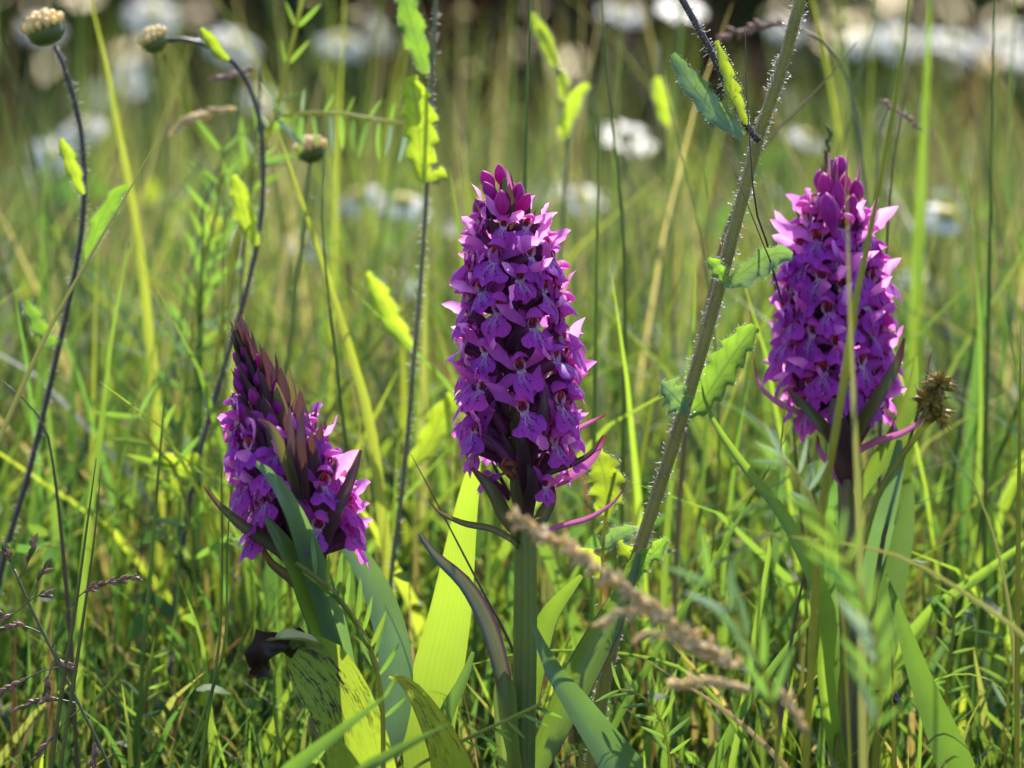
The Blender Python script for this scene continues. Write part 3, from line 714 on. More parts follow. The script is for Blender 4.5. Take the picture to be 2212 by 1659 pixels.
leafb([(690, 1120, YB + .012), (735, 1155, YB + .014), (795, 1240, YB + .016), (838, 1350, YB + .016), (855, 1470, YB + .014), (840, 1600, YB + .010), (790, 1760, YB)], YB + .014, 74, 'orchid_leaf_blue', 'lance', n=22, cup=.14, face=.2, label='broad bluish silvery leaf')
leafb([(625, 1195, YB + .012), (660, 1270, YB + .014), (690, 1350, YB + .014), (715, 1440, YB + .012), (745, 1560, YB + .006), (765, 1680, YB)], YB + .012, 62, 'orchid_leaf_blue', 'lance', n=18, cup=.1, face=.5, nrm=(-.2, -1, .6))
leafb([(560, 1165, YB), (585, 1215, YB), (640, 1260, YB), (690, 1330, YB), (730, 1430, YB)], YB, 26, 'bract_green', 'lance', cup=.25, name='bract')
# broad spotted leaf bending over, its tip withered
o = leafb([(612, 1394, -.042), (655, 1414, -.043), (708, 1470, -.044), (755, 1560, -.044), (790, 1680, -.042), (800, 1800, -.038), (780, 2000, YB)], -.044, 140, 'orchid_leaf_spotted', 'strap', n=24, cup=.07, face=-.05, across=8, label='broad yellow-green leaf with brown spots and a withered curled tip')
mb = MB(); q = []
for i, (x, y, d, wd) in enumerate([(690, 1398, -0.038, 30), (655, 1388, -0.040, 34), (615, 1390, -0.043, 46), (585, 1408, -0.046, 78), (562, 1430, -0.044, 60), (556, 1448, -0.042, 34), (546, 1465, -0.040, 10)]): q.append((P(x, y, d), px(wd, -0.043)))
pts = spline([a for a, b in q], 22)
ws = [np.interp(i / 21, np.linspace(0, 1, 7), [b for a, b in q]) * R.uniform(.8, 1.2) for i in range(22)]
mb.ribbon(pts, ws, across=7, cup=.45, face=[.6 * math.sin(i * .9) for i in range(22)], wave=.22)
for v in mb.v: v += Vector((R.uniform(-1, 1), R.uniform(-1, 1), R.uniform(-1, 1))) * .35 * mm
link('withered_tip', mb.mesh('withered_tip', M['withered'], base), o)
mb = MB(); pts = spline([P(575, 1386, -0.044), P(620, 1380, -0.048), (P(665, 1385, -0.047)), P(700, 1396, -0.043)], 12)
mb.ribbon(pts, [px(x, -0.043) for x in (12, 18, 24, 28, 30, 30, 28, 26, 22, 16, 10, 4)], across=5, cup=.5, wave=.08, nrm=(0, -.6, 1))
link('curled_margin', mb.mesh('curled_margin', M['withered_pale'], base), o)
leafb([(835, 1462, -.052), (880, 1475, -.052), (930, 1545, -.052), (975, 1640, -.050), (985, 1740, -.045), (900, 1950, YB)], -.052, 104, 'orchid_leaf_rim', 'blade', n=20, cup=.15, face=-.3, label='yellow-green leaf with reddish rim')

# --- the shaggy orchid by the thick hairy stem
YC = .055
axp = [(1800, 345), (1800, 480), (1802, 650), (1808, 820), (1822, 960), (1830, 1080), (1832, 1250), (1835, 1450), (1838, 1659)]
ax = to_ground(pxcurve(axp, YC), .5); base = ax[-1].copy(); base.z = 0
C = thing('marsh_orchid', 'shaggy pink-purple marsh orchid beside the sedge and the thick hairy stem', 'orchid', base, 'marsh orchids')
sp = spline(ax, 40)
link('stem', MB().tube(sp, [(.8 + 1.5 * min(1, i / 16)) * mm for i in range(40)], 16, ridge=.03).mesh('stem', M['stem_mauve'], base), C)
TABC = [(440, 1798, 36), (500, 1800, 66), (580, 1802, 88), (680, 1802, 102), (780, 1800, 104), (860, 1812, 92), (940, 1830, 60)]
for i in range(27):
    y = 480 + 400 * (i / 26) + R.uniform(-8, 8); az = -1.05 + 2.1 * ((i * .618) % 1)
    place(C, 0, y, math.sin(az), TABC, YC, True, 1.12)
for i in range(26):
    y = 470 + 410 * (i / 25); place(C, 0, y, (1 if i % 2 else -1) * math.sin(R.uniform(1.15, 1.5)), TABC, YC, True, 1.12)
for i in range(22):
    y = 450 + 430 * (i / 21); place(C, 0, y, math.sin(-1.3 + 2.6 * ((i * .618) % 1)), TABC, YC, False, 1.08)
for x, y, tx, ty, d_, s_ in [(1790, 425, 1777, 385, -.004, .95), (1812, 445, 1815, 395, -.006, .95), (1795, 480, 1780, 425, -.010, 1.15), (1850, 430, 1850, 370, .0, .8), (1770, 405, 1768, 365, .002, .7), (1805, 385, 1805, 340, .002, .8), (1825, 420, 1832, 370, .004, .8), (1812, 375, 1818, 350, -.002, .7), (1840, 470, 1848, 420, -.004, .9)]:
    p0, p1 = P(x, y, YC + d_), P(tx, ty, YC + d_)
    link('bud', R.choice(BUDS), C, mat=Matrix.Translation(p0 - base) @ (p1 - p0).to_track_quat('Z', 'Y').to_matrix().to_4x4() @ Matrix.Scale(s_, 4))
for x, y, tx, ty, wd, d_, mt in [(1790, 420, 1788, 325, 2.2, -.004, 'bract_pink'), (1808, 420, 1812, 332, 2.0, -.004, 'bract_pink'), (1830, 420, 1832, 320, 2.0, 0, 'bract_pink'), (1848, 440, 1862, 350, 2.2, 0, 'bract_pink'), (1772, 430, 1780, 345, 2.0, 0, 'bract'), (1750, 500, 1746, 425, 2.4, -.004, 'bract_pink'), (1855, 480, 1860, 410, 2.4, -.003, 'bract'), (1802, 400, 1802, 340, 2.0, .002, 'bract')]:
    p0, p1 = P(x, y, YC + d_), P(tx, ty, YC + d_)
    bract(C, base, p0, p1 - p0, (p1 - p0).length, wd * mm, mt, .1)
for i in range(36):
    y = 500 + 450 * i / 35; cx, r_ = centre_at(y, TABC); az = i * 2.39996
    d = Vector((math.sin(az), -math.cos(az), 0)); c = P(cx, y + 30, YC)
    bract(C, base, c + d * 1.5 * mm, d * .8 + Vector((0, 0, .7)), R.uniform(11, 15) * mm, R.uniform(2.6, 3.8) * mm, 'bract', .5)
def leafc(*a, **k): return leaf(C, base, *a, **k)
leafc([(1953, 730, YC - .012), (1935, 790, YC - .016), (1895, 860, YC - .017), (1855, 930, YC - .012), (1835, 1010, YC)], YC, 30, 'bract_green', 'lance', cup=.25, name='bract')
leafc([(1700, 840, YC - .012), (1740, 880, YC - .016), (1785, 930, YC - .014), (1822, 990, YC - .004)], YC, 26, 'bract_green', 'lance', cup=.25, name='bract')
leafc([(1628, 770, YC), (1640, 830, YC - .004), (1680, 870, YC - .006), (1740, 900, YC - .006), (1815, 970, YC)], YC, 13, 'bract_pink', 'blade', cup=.3, name='bract')
leafc([(2003, 865, YC - .008), (1990, 905, YC - .010), (1950, 935, YC - .010), (1890, 955, YC - .008), (1835, 985, YC)], YC, 15, 'bract_pink', 'blade', cup=.3, name='bract')
leafc([(1765, 940, YC - .006), (1772, 975, YC - .008), (1795, 1010, YC - .006), (1825, 1060, YC)], YC, 16, 'bract_pink', 'lance', cup=.3, name='bract')
leafc([(1800, 860, YC - .014), (1810, 920, YC - .014), (1825, 990, YC - .008), (1830, 1050, YC)], YC, 60, 'bract', 'lance', cup=.25, name='bract')
leafc([(1978, 770, YC + .004), (1965, 850, YC + .003), (1935, 930, YC), (1890, 1000, YC - .002), (1850, 1070, YC - .002), (1834, 1140, YC)], YC, 46, 'grass_lime', 'lance', n=18, cup=.25, face=.5)
leafc([(1942, 950, YC - .006), (1935, 1010, YC - .006), (1908, 1100, YC - .006), (1885, 1190, YC - .004), (1860, 1300, YC - .002), (1838, 1450, YC)], YC, 66, 'orchid_leaf_blue', 'lance', n=18, cup=.12, face=.2)
leafc([(1966, 1045, YC - .002), (1955, 1130, YC - .002), (1925, 1260, YC - .002), (1900, 1400, YC - .002), (1870, 1540, YC), (1842, 1700, YC)], YC, 74, 'grass_dark', 'lance', n=18, cup=.12, face=.15)
leafc([(1513, 812, YC - .03), (1530, 890, YC - .03), (1600, 1000, YC - .03), (1680, 1100, YC - .03), (1735, 1200, YC - .03), (1785, 1330, YC - .025), (1780, 1450, YC - .02), (1800, 1600, YC - .01), (1830, 1760, YC)], YC - .03, 40, 'grass_lime', 'blade', n=24, cup=.25, face=.3, label='long narrow yellow-green arching leaf with a purple tip')
leafc([(1790, 1100, YC + .015), (1800, 1200, YC + .015), (1810, 1400, YC + .012), (1825, 1600, YC + .004), (1836, 1800, YC)], YC + .012, 80, 'grass_green', 'lance', n=16, cup=.15)

# ------------------------------------------------------------------ traced grass blades and stems
def blade(name, label, cat, mat, Y, pts, wpx, prof='blade', cup=.2, face=0.0, group=None, n=20, steep=.3, flat=True, r=None):
    if not flat and mat in ('grass_green', 'grass_dark'): mat = 'stalk_green'
    p = to_ground(pxcurve(pts, Y), steep); base = p[-1].copy(); base.z = 0
    p = spline(p, n); W = px(wpx, Y); mb = MB()
    if flat:
        ws = [W * max(.02, min(1, (i / (n - 1) / (.45 if prof == 'blade' else .1))) ** .75) for i in range(n)]
        mb.ribbon(p, ws, across=4, cup=cup, face=face, wave=.0)
    else:
        mb.tube(p, [W * .5 * (.25 + .75 * min(1, i / (n - 1) / .35)) for i in range(n)], 7)
    return tag(link(name, mb.mesh(name, M[mat], base), None, base), label, cat, group)
GB = 'grass blades singled out among the orchids'
T = [
 ('grass_shoot', 'olive grass blade slanting across the hairy daisy stem with a drooping head', 'grass_olive', .02, [(365, 250), (300, 375), (200, 545), (100, 725), (0, 945), (-60, 1080)], 15, 1),
 ('grass_shoot', 'broad golden yellow blade slanting down from the vetch toward the leaning orchid', 'grass_gold', .13, [(590, 250), (640, 400), (705, 590), (760, 770), (800, 920), (830, 1150)], 25, 1),
 ('grass_shoot', 'broad olive-gold blade rising between the two nodding daisy buds', 'grass_gold', .22, [(180, -60), (225, 120), (265, 330), (300, 520), (330, 800)], 24, 1),
 ('grass_shoot', 'bright lime blade with a slight bend beside the slanting olive blade', 'grass_lime', .10, [(290, 470), (265, 600), (240, 740), (225, 880), (190, 1150)], 20, 1),
 ('grass_shoot', 'dark thin bristle-like blade crossing the broad lime leaf of the tall orchid', 'brown_stem', .012, [(888, 982), (930, 1060), (1000, 1195), (1060, 1310), (1100, 1385), (1180, 1600)], 7, 0),
 ('grass_shoot', 'wide blue-green blade with pointed tip beside the tall orchid stem foot', 'grass_blue', -.03, [(1148, 1335), (1185, 1430), (1250, 1525), (1325, 1630), (1400, 1740)], 104, 1),
 ('grass_shoot', 'straight bright green blade crossing behind the arching purple-tipped leaf', 'grass_green', .03, [(1712, 920), (1650, 1030), (1590, 1130), (1520, 1250), (1440, 1370), (1330, 1560)], 16, 1),
 ('grass_shoot', 'thin upright lime stalk rising to the foot of the shaggy orchid', 'grass_lime', .04, [(1700, 840), (1688, 950), (1668, 1150), (1635, 1350), (1600, 1560), (1580, 1659)], 15, 1),
 ('grass_shoot', 'wide dark green blade with pale midrib below the shaggy orchid', 'grass_green', .02, [(1915, 1240), (1950, 1350), (2000, 1490), (2050, 1610), (2085, 1700)], 84, 1),
 ('grass_shoot', 'long yellow-green blade slanting to the sedge side of the sward', 'grass_lime', .08, [(2300, 1120), (2212, 1175), (2110, 1250), (2010, 1325), (1940, 1420)], 42, 1),
 ('grass_shoot', 'narrow silvery blade lying under the slanting yellow-green blade', 'grass_blue', .10, [(2260, 1150), (2180, 1240), (2110, 1310), (2060, 1360), (1990, 1480)], 20, 1),
 ('grass_shoot', 'thin grass leaf arching over like a hook near the wide dark blade', 'grass_lime', .03, [(2180, 1515), (2150, 1475), (2090, 1456), (2030, 1465), (1995, 1500), (1985, 1640)], 10, 1),
 ('grass_shoot', 'slender bending olive blade standing alone past the sedge', 'grass_olive', .05, [(2080, 975), (2110, 1060), (2150, 1170), (2180, 1320), (2195, 1500), (2200, 1650)], 13, 1),
 ('grass_shoot', 'dark stiff stalk rising past the sedge head to a sharp tip', 'brown_stem', .05, [(2012, 758), (1998, 830), (1975, 920), (1945, 1010), (1915, 1130)], 12, 0),
 ('grass_shoot', 'blurred brown-green stalk crossing the flowers of the shaggy orchid', 'grass_olive', -.14, [(1828, 380), (1833, 560), (1838, 720), (1846, 900), (1856, 1100), (1862, 1400), (1866, 1659)], 19, 1),
 ('grass_shoot', 'tall pale yellow-green stalk slanting across the shaggy orchid', 'stem_bright', -.10, [(1975, -60), (1950, 120), (1915, 320), (1880, 500), (1850, 640), (1822, 830), (1795, 990), (1770, 1150), (1740, 1659)], 18, 0),
 ('grass_shoot', 'loose thin blade lying nearly level in front of the shaggy orchid stem', 'grass_olive', -.12, [(1565, 1138), (1700, 1158), (1850, 1178), (1950, 1205), (2060, 1265), (2220, 1380), (2320, 1500)], 14, 1),
 ('grass_shoot', 'straight deep green stalk rising right behind the tip of the tall orchid', 'grass_green', .07, [(1147, -60), (1140, 150), (1134, 380), (1128, 700), (1120, 1100)], 13, 0),
 ('grass_shoot', 'slim lime blade bending beside the thick hairy stem', 'grass_lime', .10, [(1495, 515), (1503, 600), (1498, 720), (1480, 830), (1460, 960)], 16, 1),
 ('grass_shoot', 'tall broad lime blade rising beside the row of daisies', 'grass_lime', .30, [(2010, -80), (2005, 120), (1995, 300), (1985, 520), (1975, 800)], 34, 1),
 ('grass_shoot', 'thin dark tapering stalk between the shaggy orchid and a white daisy', 'brown_stem', .09, [(1968, 140), (1945, 260), (1925, 400), (1912, 600), (1905, 800)], 8, 0),
 ('grass_shoot', 'short narrow yellow blade with dry tip at the foot of the sward', 'grass_gold', .0, [(1645, 1545), (1630, 1590), (1612, 1640), (1600, 1700)], 14, 1),
 ('grass_shoot', 'green blade crossing low behind the arching purple-tipped leaf', 'grass_green', .035, [(1860, 1170), (1780, 1300), (1700, 1400), (1600, 1540), (1540, 1659)], 22, 1),
 ('grass_shoot', 'reddish brown dry stalk slanting between the orchid leaves', 'brown_stem', .03, [(1755, 1160), (1735, 1250), (1715, 1350), (1700, 1450), (1680, 1600)], 11, 0),
 ('grass_shoot', 'thin level blade running across behind the tall orchid stem', 'grass_lime', .03, [(925, 1447), (1000, 1440), (1120, 1412), (1250, 1405), (1380, 1418), (1480, 1450), (1560, 1530)], 11, 1),
 ('grass_shoot', 'pale straw blade lying slantwise under the foreground grass head', 'straw', .02, [(1380, 1415), (1450, 1460), (1530, 1510), (1610, 1570), (1700, 1660)], 16, 1),
 ('grass_shoot', 'bold blurred green blade crossing the foot of the spotted leaf', 'grass_green', -.13, [(845, 1495), (790, 1535), (720, 1590), (620, 1670)], 60, 1),
 ('grass_shoot', 'second blurred green blade crossing below the spotted leaf', 'grass_green', -.14, [(980, 1560), (880, 1610), (780, 1670)], 60, 1),
 ('grass_shoot', 'thin green stalk pair standing near the curled withered tip', 'grass_dark', .03, [(600, 1420), (590, 1500), (600, 1590), (625, 1680)], 9, 0),
 ('grass_shoot', 'bright blade leaning by the foot of the leaning orchid', 'grass_lime', .06, [(385, 1240), (410, 1310), (435, 1380), (450, 1500)], 18, 1),
 ('grass_shoot', 'yellow blade standing low in the sward below the fallen grass head', 'grass_gold', .03, [(262, 1470), (275, 1560), (285, 1680)], 18, 1),
 ('grass_shoot', 'fine olive stalk rising past the purple grass panicle', 'grass_olive', -.02, [(208, 990), (190, 1120), (165, 1300), (140, 1450), (110, 1659)], 10, 0),
 ('grass_shoot', 'second fine olive stalk beside the purple grass panicle', 'grass_olive', -.02, [(218, 1010), (205, 1150), (185, 1300), (158, 1480), (130, 1659)], 9, 0),
 ('grass_shoot', 'fine dark stalk with a pale tip near the toothed green leaflets', 'grass_dark', .06, [(358, 800), (352, 900), (342, 1020), (330, 1180), (310, 1400)], 10, 0),
 ('grass_shoot', 'brown bent stalk crossing the hairy stem of the drooping bud', 'brown_stem', .05, [(0, 820), (60, 870), (100, 930), (115, 1010), (130, 1130), (150, 1350)], 10, 0),
 ('grass_shoot', 'slender green stalk rising beside the golden slanting blade', 'grass_green', .10, [(700, 330), (695, 480), (710, 640), (735, 860), (760, 1080), (770, 1250)], 9, 0),
 ('grass_shoot', 'thin dark green stalk pair rising left of the leaning orchid', 'grass_dark', -.04, [(478, 1010), (480, 1150), (478, 1300), (470, 1420), (440, 1600)], 8, 0),
 ('grass_shoot', 'wispy green stalk rising from the tuft under the leaning orchid', 'grass_green', -.04, [(500, 1050), (490, 1200), (490, 1350), (475, 1440), (400, 1659)], 8, 0),
 ('grass_shoot', 'grey withered stalk slanting from the thick hairy stem toward the daisies', 'straw', .10, [(1850, 90), (1780, 180), (1690, 270), (1640, 330), (1560, 520), (1500, 800)], 11, 0),
 ('grass_shoot', 'dark thread-like stalk crossing the thick hairy stem', 'brown_stem', -.005, [(1575, 340), (1610, 430), (1650, 530), (1675, 600, .03), (1720, 800, .10), (1760, 1100, .11)], 7, 0),
 ('grass_shoot', 'dark upright thread running beside the toothed blue leaf', 'brown_stem', .0, [(1610, 60), (1612, 200), (1622, 330), (1632, 450), (1665, 560, .04), (1700, 800, .10), (1730, 1100, .11)], 7, 0),
 ('grass_shoot', 'olive blade lying level just behind the dark thread', 'grass_olive', .25, [(1700, 640), (1640, 720), (1560, 900)], 16, 1),
 ('grass_shoot', 'stiff green stalk with brown tip between the tall orchid and thick hairy stem', 'grass_green', .12, [(1300, -40), (1312, 180), (1330, 330), (1345, 480), (1350, 720), (1345, 1000)], 10, 0),
 ('grass_shoot', 'straight slender green stalk nearest behind the tall orchid flowers', 'grass_green', .10, [(1296, 250), (1292, 400), (1288, 620), (1285, 850), (1280, 1150)], 10, 0),
 ('grass_shoot', 'straight tall green stalk beyond the shaggy orchid with brown upper part', 'grass_green', .12, [(2150, -60), (2145, 150), (2140, 400), (2136, 650), (2130, 950)], 10, 0),
 ('grass_shoot', 'yellowish straight stalk at the outer edge beyond the sedge', 'stem_bright', .02, [(2205, 700), (2203, 900), (2200, 1150), (2198, 1400), (2196, 1659)], 12, 0),
]
for name, label, mat, Y, pts, wpx, flat in T:
    blade(name, label, 'grass shoot', mat, Y, pts, wpx, flat=bool(flat), face=R.uniform(-.3, .3), n=26 if len(pts) > 5 else 18)

# ------------------------------------------------------------------ scattered single blades through the sward
GR = 'slender blades and stalks rising singly through the sward'
CL = [('grass_green', 'slender mid green grass blade rising singly above the short sward', 34), ('grass_lime', 'slender bright lime grass blade rising singly above the short sward', 26),
      ('grass_olive', 'slender dull olive grass blade rising singly above the short sward', 22), ('straw', 'dry straw coloured grass stalk rising singly above the short sward', 12),
      ('brown_stem', 'thin dark brown grass stalk rising singly above the short sward', 9), ('grass_gold', 'slender yellow-gold grass blade rising singly above the short sward', 8),
      ('grass_dark', 'thin dark green grass stalk rising singly above the short sward', 18)]
for mat, label, cnt in CL:
    for i in range(cnt):
        x = R.uniform(-60, 2270); Y = .10 + .8 * R.random() ** 1.2
        top = R.uniform(60, 900) if R.random() < .75 else R.uniform(900, 1300)
        lean = R.gauss(0, 90); b = R.gauss(0, 40)
        pts = [(x + lean, top, Y + R.gauss(0, .01)), (x + lean * .55 + b, top + (1500 - top) * .33, Y), (x + lean * .2 + b, top + (1500 - top) * .66, Y), (x, 1500, Y)]
        zb = P(x, 1500, Y).z
        if zb < .01: pts = pts[:3]
        wpx = R.uniform(6, 14) * 1.2 / (1.2 + Y) * (1.0 if mat not in ('brown_stem', 'straw', 'grass_dark') else .48)
        o = blade('grass_shoot', label, 'grass shoot', mat, Y, pts, wpx, flat=mat not in ('brown_stem', 'straw', 'grass_dark'), face=R.uniform(-.9, .9), n=12, group=GR)

# ------------------------------------------------------------------ daisies
def petal_mesh():
    mb = MB(); pts = [Vector((0, .004 + .014 * i / 5, .0012 * math.sin(i / 5 * 2.6))) for i in range(6)]
    mb.ribbon(pts, [x * mm for x in (2.2, 3.6, 4.6, 5.0, 4.6, 2.6)], nrm=(0, 0, 1), across=2, cup=.08)
    return mb.mesh('petal', M['daisy_petal'])
def disc_mesh():
    mb = MB(); mb.tube([Vector((0, 0, z * mm)) for z in (-2.2, -1.5, 0, 1.6, 2.6, 3.0)], [x * mm for x in (1.8, 5.2, 6.2, 5.4, 3.4, .8)], 14)
    return mb.mesh('disc', M['daisy_disc'])
def bracts_mesh():
    mb = MB(); mb.tube([Vector((0, 0, z * mm)) for z in (-5, -4.2, -2.6, -.6)], [x * mm for x in (1.2, 4.2, 6.2, 6.6)], 12)
    return mb.mesh('bract_cup', M['bud_green'])
PET, DISC, CUP = petal_mesh(), disc_mesh(), bracts_mesh()
def daisy(x, y, Y, label, tilt=0.0, az=0.0, s=1.0, npet=20, droop=0.0, group='ox-eye daisies'):
    head = P(x, y, Y); base = Vector((head.x + R.uniform(-.02, .02), head.y + R.uniform(-.02, .02), 0))
    r = thing('oxeye_daisy', label, 'daisy', base, group)
    nrm = Vector((math.sin(az) * math.sin(tilt), -math.cos(az) * math.sin(tilt), math.cos(tilt)))
    pts = spline([head - nrm * .004 * s, head - nrm * .02, head.lerp(base, .5) + Vector((R.uniform(-.01, .01), 0, 0)), base + Vector((0, 0, -.004))], 10)
    link('stem', MB().tube(pts, [1.0 * mm] * 10, 6).mesh('stem', M['stem_green'], base), r)
    hm = Matrix.Translation(head - base) @ nrm.to_track_quat('Z', 'Y').to_matrix().to_4x4() @ Matrix.Scale(s, 4)
    link('disc', DISC, r, mat=hm)
    link('bract_cup', CUP, r, mat=hm)
    for k in range(npet):
        link('petal', PET, r, mat=hm @ Matrix.Rotation(2 * PI * k / npet + R.uniform(-.06, .06), 4, 'Z') @ Matrix.Rotation(-droop + R.uniform(-.15, .15), 4, 'X'))
ROW = 'white daisy in the row beyond the tip of the shaggy orchid'
LOWL = 'white daisy behind the dark stem with the large cream-topped bud'
MID = 'low white daisy half hidden in grass behind the straight hairy stem'
FAR = 'white ox-eye daisy standing in the meadow well behind the orchids'
for (x, y, Y, tl, az, s, dr, lb) in [
    (1360, 290, 1.35, .5, 2.6, 1.0, .25, 'single white daisy between the tall orchid tip and thick hairy stem'),
    (1345, 20, 1.7, .4, .5, 1.0, .3, 'white daisy high beyond the tall orchid, next to the reddish bush'), (1475, 5, 1.0, .5, 2.8, .8, .35, 'bright white daisy drooping beside the dark hairy side branch'),
    (1945, 85, 1.9, .6, .2, 1.2, .2, ROW), (2060, 90, 1.8, .5, .6, 1.2, .2, ROW), (2160, 75, 2.0, .5, 5.8, 1.2, .2, ROW), (2225, 120, 1.9, .5, .3, 1.1, .2, ROW),
    (2045, 460, 1.15, .6, .3, .95, .45, 'white daisy with hanging petals low beyond the shaggy orchid'), (1985, 600, 1.5, .5, .3, .9, .4, 'small low white daisy beneath the one with hanging petals'),
    (1745, 295, 1.5, .5, 1, .9, .3, 'white daisy between the thick hairy stem and the shaggy orchid tip'), (740, 85, 1.5, .5, .4, 1.0, .3, 'white daisy above the comb-like vetch leaf'), (822, 72, 1.9, 1.2, 1.3, .9, .1, 'white daisy turned sideways beside the straight hairy stem'), (330, 30, 1.7, .7, .2, 1.1, .3, 'white daisy right behind the small bud of the crook-shaped stem'),
    (505, 95, 1.6, .7, .6, 1.1, .3, 'white daisy framed by the bend of the crook-shaped stem'), (290, 165, 2.0, 1.3, .8, .8, .2, FAR), (175, 275, 1.7, .6, 5.8, 1.0, .3, LOWL), (115, 330, 1.8, .8, .4, .9, .3, LOWL),
    (870, 430, 1.3, .4, .4, 1.1, .4, MID), (850, 600, 1.4, .4, .2, 1.2, .4, MID), (1255, 425, 1.9, .5, .4, 1.2, .2, 'pale daisy just beyond the buds at the tall orchid tip'), (660, 520, 1.5, .6, .5, .9, .4, MID), (570, 210, 1.9, .6, .5, .9, .3, FAR),
    (770, 420, 1.6, .6, 5.5, 1.0, .4, MID), (90, 60, 2.3, .6, .2, 1.0, .2, FAR), (1850, 90, 2.2, .6, .2, .8, .2, FAR), (1700, 60, 2.4, .6, .2, .9, .2, FAR)]:
    kn = .42 if y > 380 else .58 if y > 250 else .8
    daisy(x, y, Y * kn, lb, tl, az, s * (.52 if y > 380 else .6 if y > 250 else .7), R.choice((18, 20, 22)), dr)
for (x, y, Y) in [(1000, 28, 1.9), (1010, 150, 1.9), (1090, 280, 1.7), (1000, 330, 1.6), (1120, 250, 1.9), (760, 35, 1.5), (670, 5, 1.4), (1820, 45, 1.0), (1245, 400, 1.2)]:
    Y *= .75; head = P(x, y, Y); base = Vector((head.x, head.y, 0))
    r = thing('daisy_seed_head', 'cream yellow daisy head without petals standing beyond the orchids', 'flower head', base, 'spent daisy heads')
    link('stem', MB().tube(spline([head, head.lerp(base, .5) + Vector((.006, 0, 0)), base - Vector((0, 0, .004))], 8), [1 * mm] * 8, 6).mesh('stem', M['stem_green'], base), r)
    hm = Matrix.Translation(head - base) @ Matrix.Rotation(R.uniform(-.3, .5), 4, "X") @ Matrix.Scale(.58, 4)
    o = link('disc', DISC, r, mat=hm); link('bract_cup', CUP, r, mat=hm)

# hairy stemmed daisy plants among the orchids
def hairs(mb, pts, rad, n, ln=1.2):
    for _ in range(n):
        k = R.uniform(0, len(pts) - 1.01)
        if R.random() < .35 + .35 * math.sin(k * 1.9) + .2 * math.sin(k * 5.3): continue
        i = int(k); p = pts[i].lerp(pts[i + 1], k - i); r_ = rad[i] if hasattr(rad, '__len__') else rad
        t_ = (pts[i + 1] - pts[i]).normalized(); a = R.uniform(0, 2 * PI)
        s1 = t_.cross(Vector((0, 1, .01))).normalized(); s2 = t_.cross(s1)
        d = s1 * math.cos(a) + s2 * math.sin(a); e = (d + t_ * R.uniform(-.5, .5)).normalized(); L_ = ln * mm * R.choice((.3, .5, .7, .9, 1.3)) * R.uniform(.7, 1.2)
        b0 = p + d * r_ * .9; q = b0 + e * L_
        mb.tube([b0, b0.lerp(q, .6), q], [.07 * mm, .06 * mm, .10 * mm], 4)
def toothed(root, base, pts, Y, wpx, mat='toothed', teeth=7, depth=.35, n=43, cup=.15, face=0.0, label=None, prof=None):
    p = spline(pxcurve(pts, Y), n); W = px(wpx, Y)
    tws = R.uniform(-1.0, 1.0)
    def pr_(v): return prof(v) if prof else math.sin(PI * min(.97, .05 + .92 * v)) ** .6
    def fan(v, u):
        ph = (v * teeth + .15 * u) % 1
        tooth = min(1, (1 - ph) / .8) ** 1.4
        return 1 - depth * .8 * tooth * (1 if abs(u) > .9 else .35 if abs(u) > .5 else 0)
    mb = MB().ribbon(p, [W * max(.06, pr_(i / (n - 1))) for i in range(n)], across=6, cup=cup * R.uniform(.8, 2.4), face=[face + tws * (i / n - .5) for i in range(n)], fan=fan, wave=.07)
    o = link('leaf', mb.mesh('leaf', M[mat], base), root)
    hb = MB(); vv = mb.v
    for i in range(2, n):
        for k in (0, 6):
            for _ in range(1):
                e = vv[i * 7 + k].lerp(vv[(i - 1) * 7 + k], R.random()); d = (e - p[i]).normalized() + Vector((R.uniform(-.6, .6), R.uniform(-.6, .6), R.uniform(-.3, .6)))
                q = e + d.normalized() * .5 * mm * R.uniform(.6, 1.4); hb.tube([e, e.lerp(q, .6), q], [.05 * mm, .05 * mm, .11 * mm], 4)
    h_ = link('leaf_hair', hb.mesh('leaf_hair', M['hair'], base), o); h_['kind'] = 'stuff'
    if label: o['label'] = label
    return o
def hairy_plant(label, stem_pts, Y, wpx, mat, nh, seg=40, taper=.8):
    p = to_ground(pxcurve(stem_pts, Y), .25); base = p[-1].copy(); base.z = 0
    r = thing('oxeye_daisy', label, 'daisy', base)
    sp_ = spline(p, seg); W = px(wpx, Y) * .5
    rad = [W * (taper + (1 - taper) * i / (seg - 1)) for i in range(seg)]
    st = link('stem', MB().tube(sp_, rad, 12, ridge=.05).mesh('stem', M[mat], base), r)
    mb = MB(); hairs(mb, sp_, rad, nh); h = link('stem_hair', mb.mesh('stem_hair', M['hair'], base), st); h['kind'] = 'stuff'
    return r, base, sp_, rad, st
def bud_head(root, base, c, nrm, s=1.0):
    nrm = Vector(nrm).normalized(); hm = Matrix.Translation(c - base) @ nrm.to_track_quat('Z', 'Y').to_matrix().to_4x4() @ Matrix.Scale(s, 4)
    mb = MB(); mb.tube([Vector((0, 0, z * mm)) for z in (-4.6, -4.0, -2.4, -.2, 1.6)], [x * mm for x in (1.0, 3.0, 4.8, 5.2, 4.2)], 14, ridge=.03)
    hd = link('flower_head', mb.mesh('flower_head', M['bud_green']), root, mat=hm)
    for ring, (rr, zz, cnt) in enumerate([(4.8, 1.2, 13), (3.3, 2.6, 10), (1.6, 3.4, 6)]):
        for k in range(cnt):
            a = 2 * PI * k / cnt + ring * .3
            d = Vector((math.cos(a) * rr, math.sin(a) * rr, zz)); up = Vector((math.cos(a) * .5 * rr / 5, math.sin(a) * .5 * rr / 5, 1)).normalized()
            link('ray_floret', RAYB, hd, mat=Matrix.Translation(d * mm) @ up.to_track_quat('Z', 'Y').to_matrix().to_4x4() @ Matrix.Scale(R.uniform(.8, 1.2), 4))
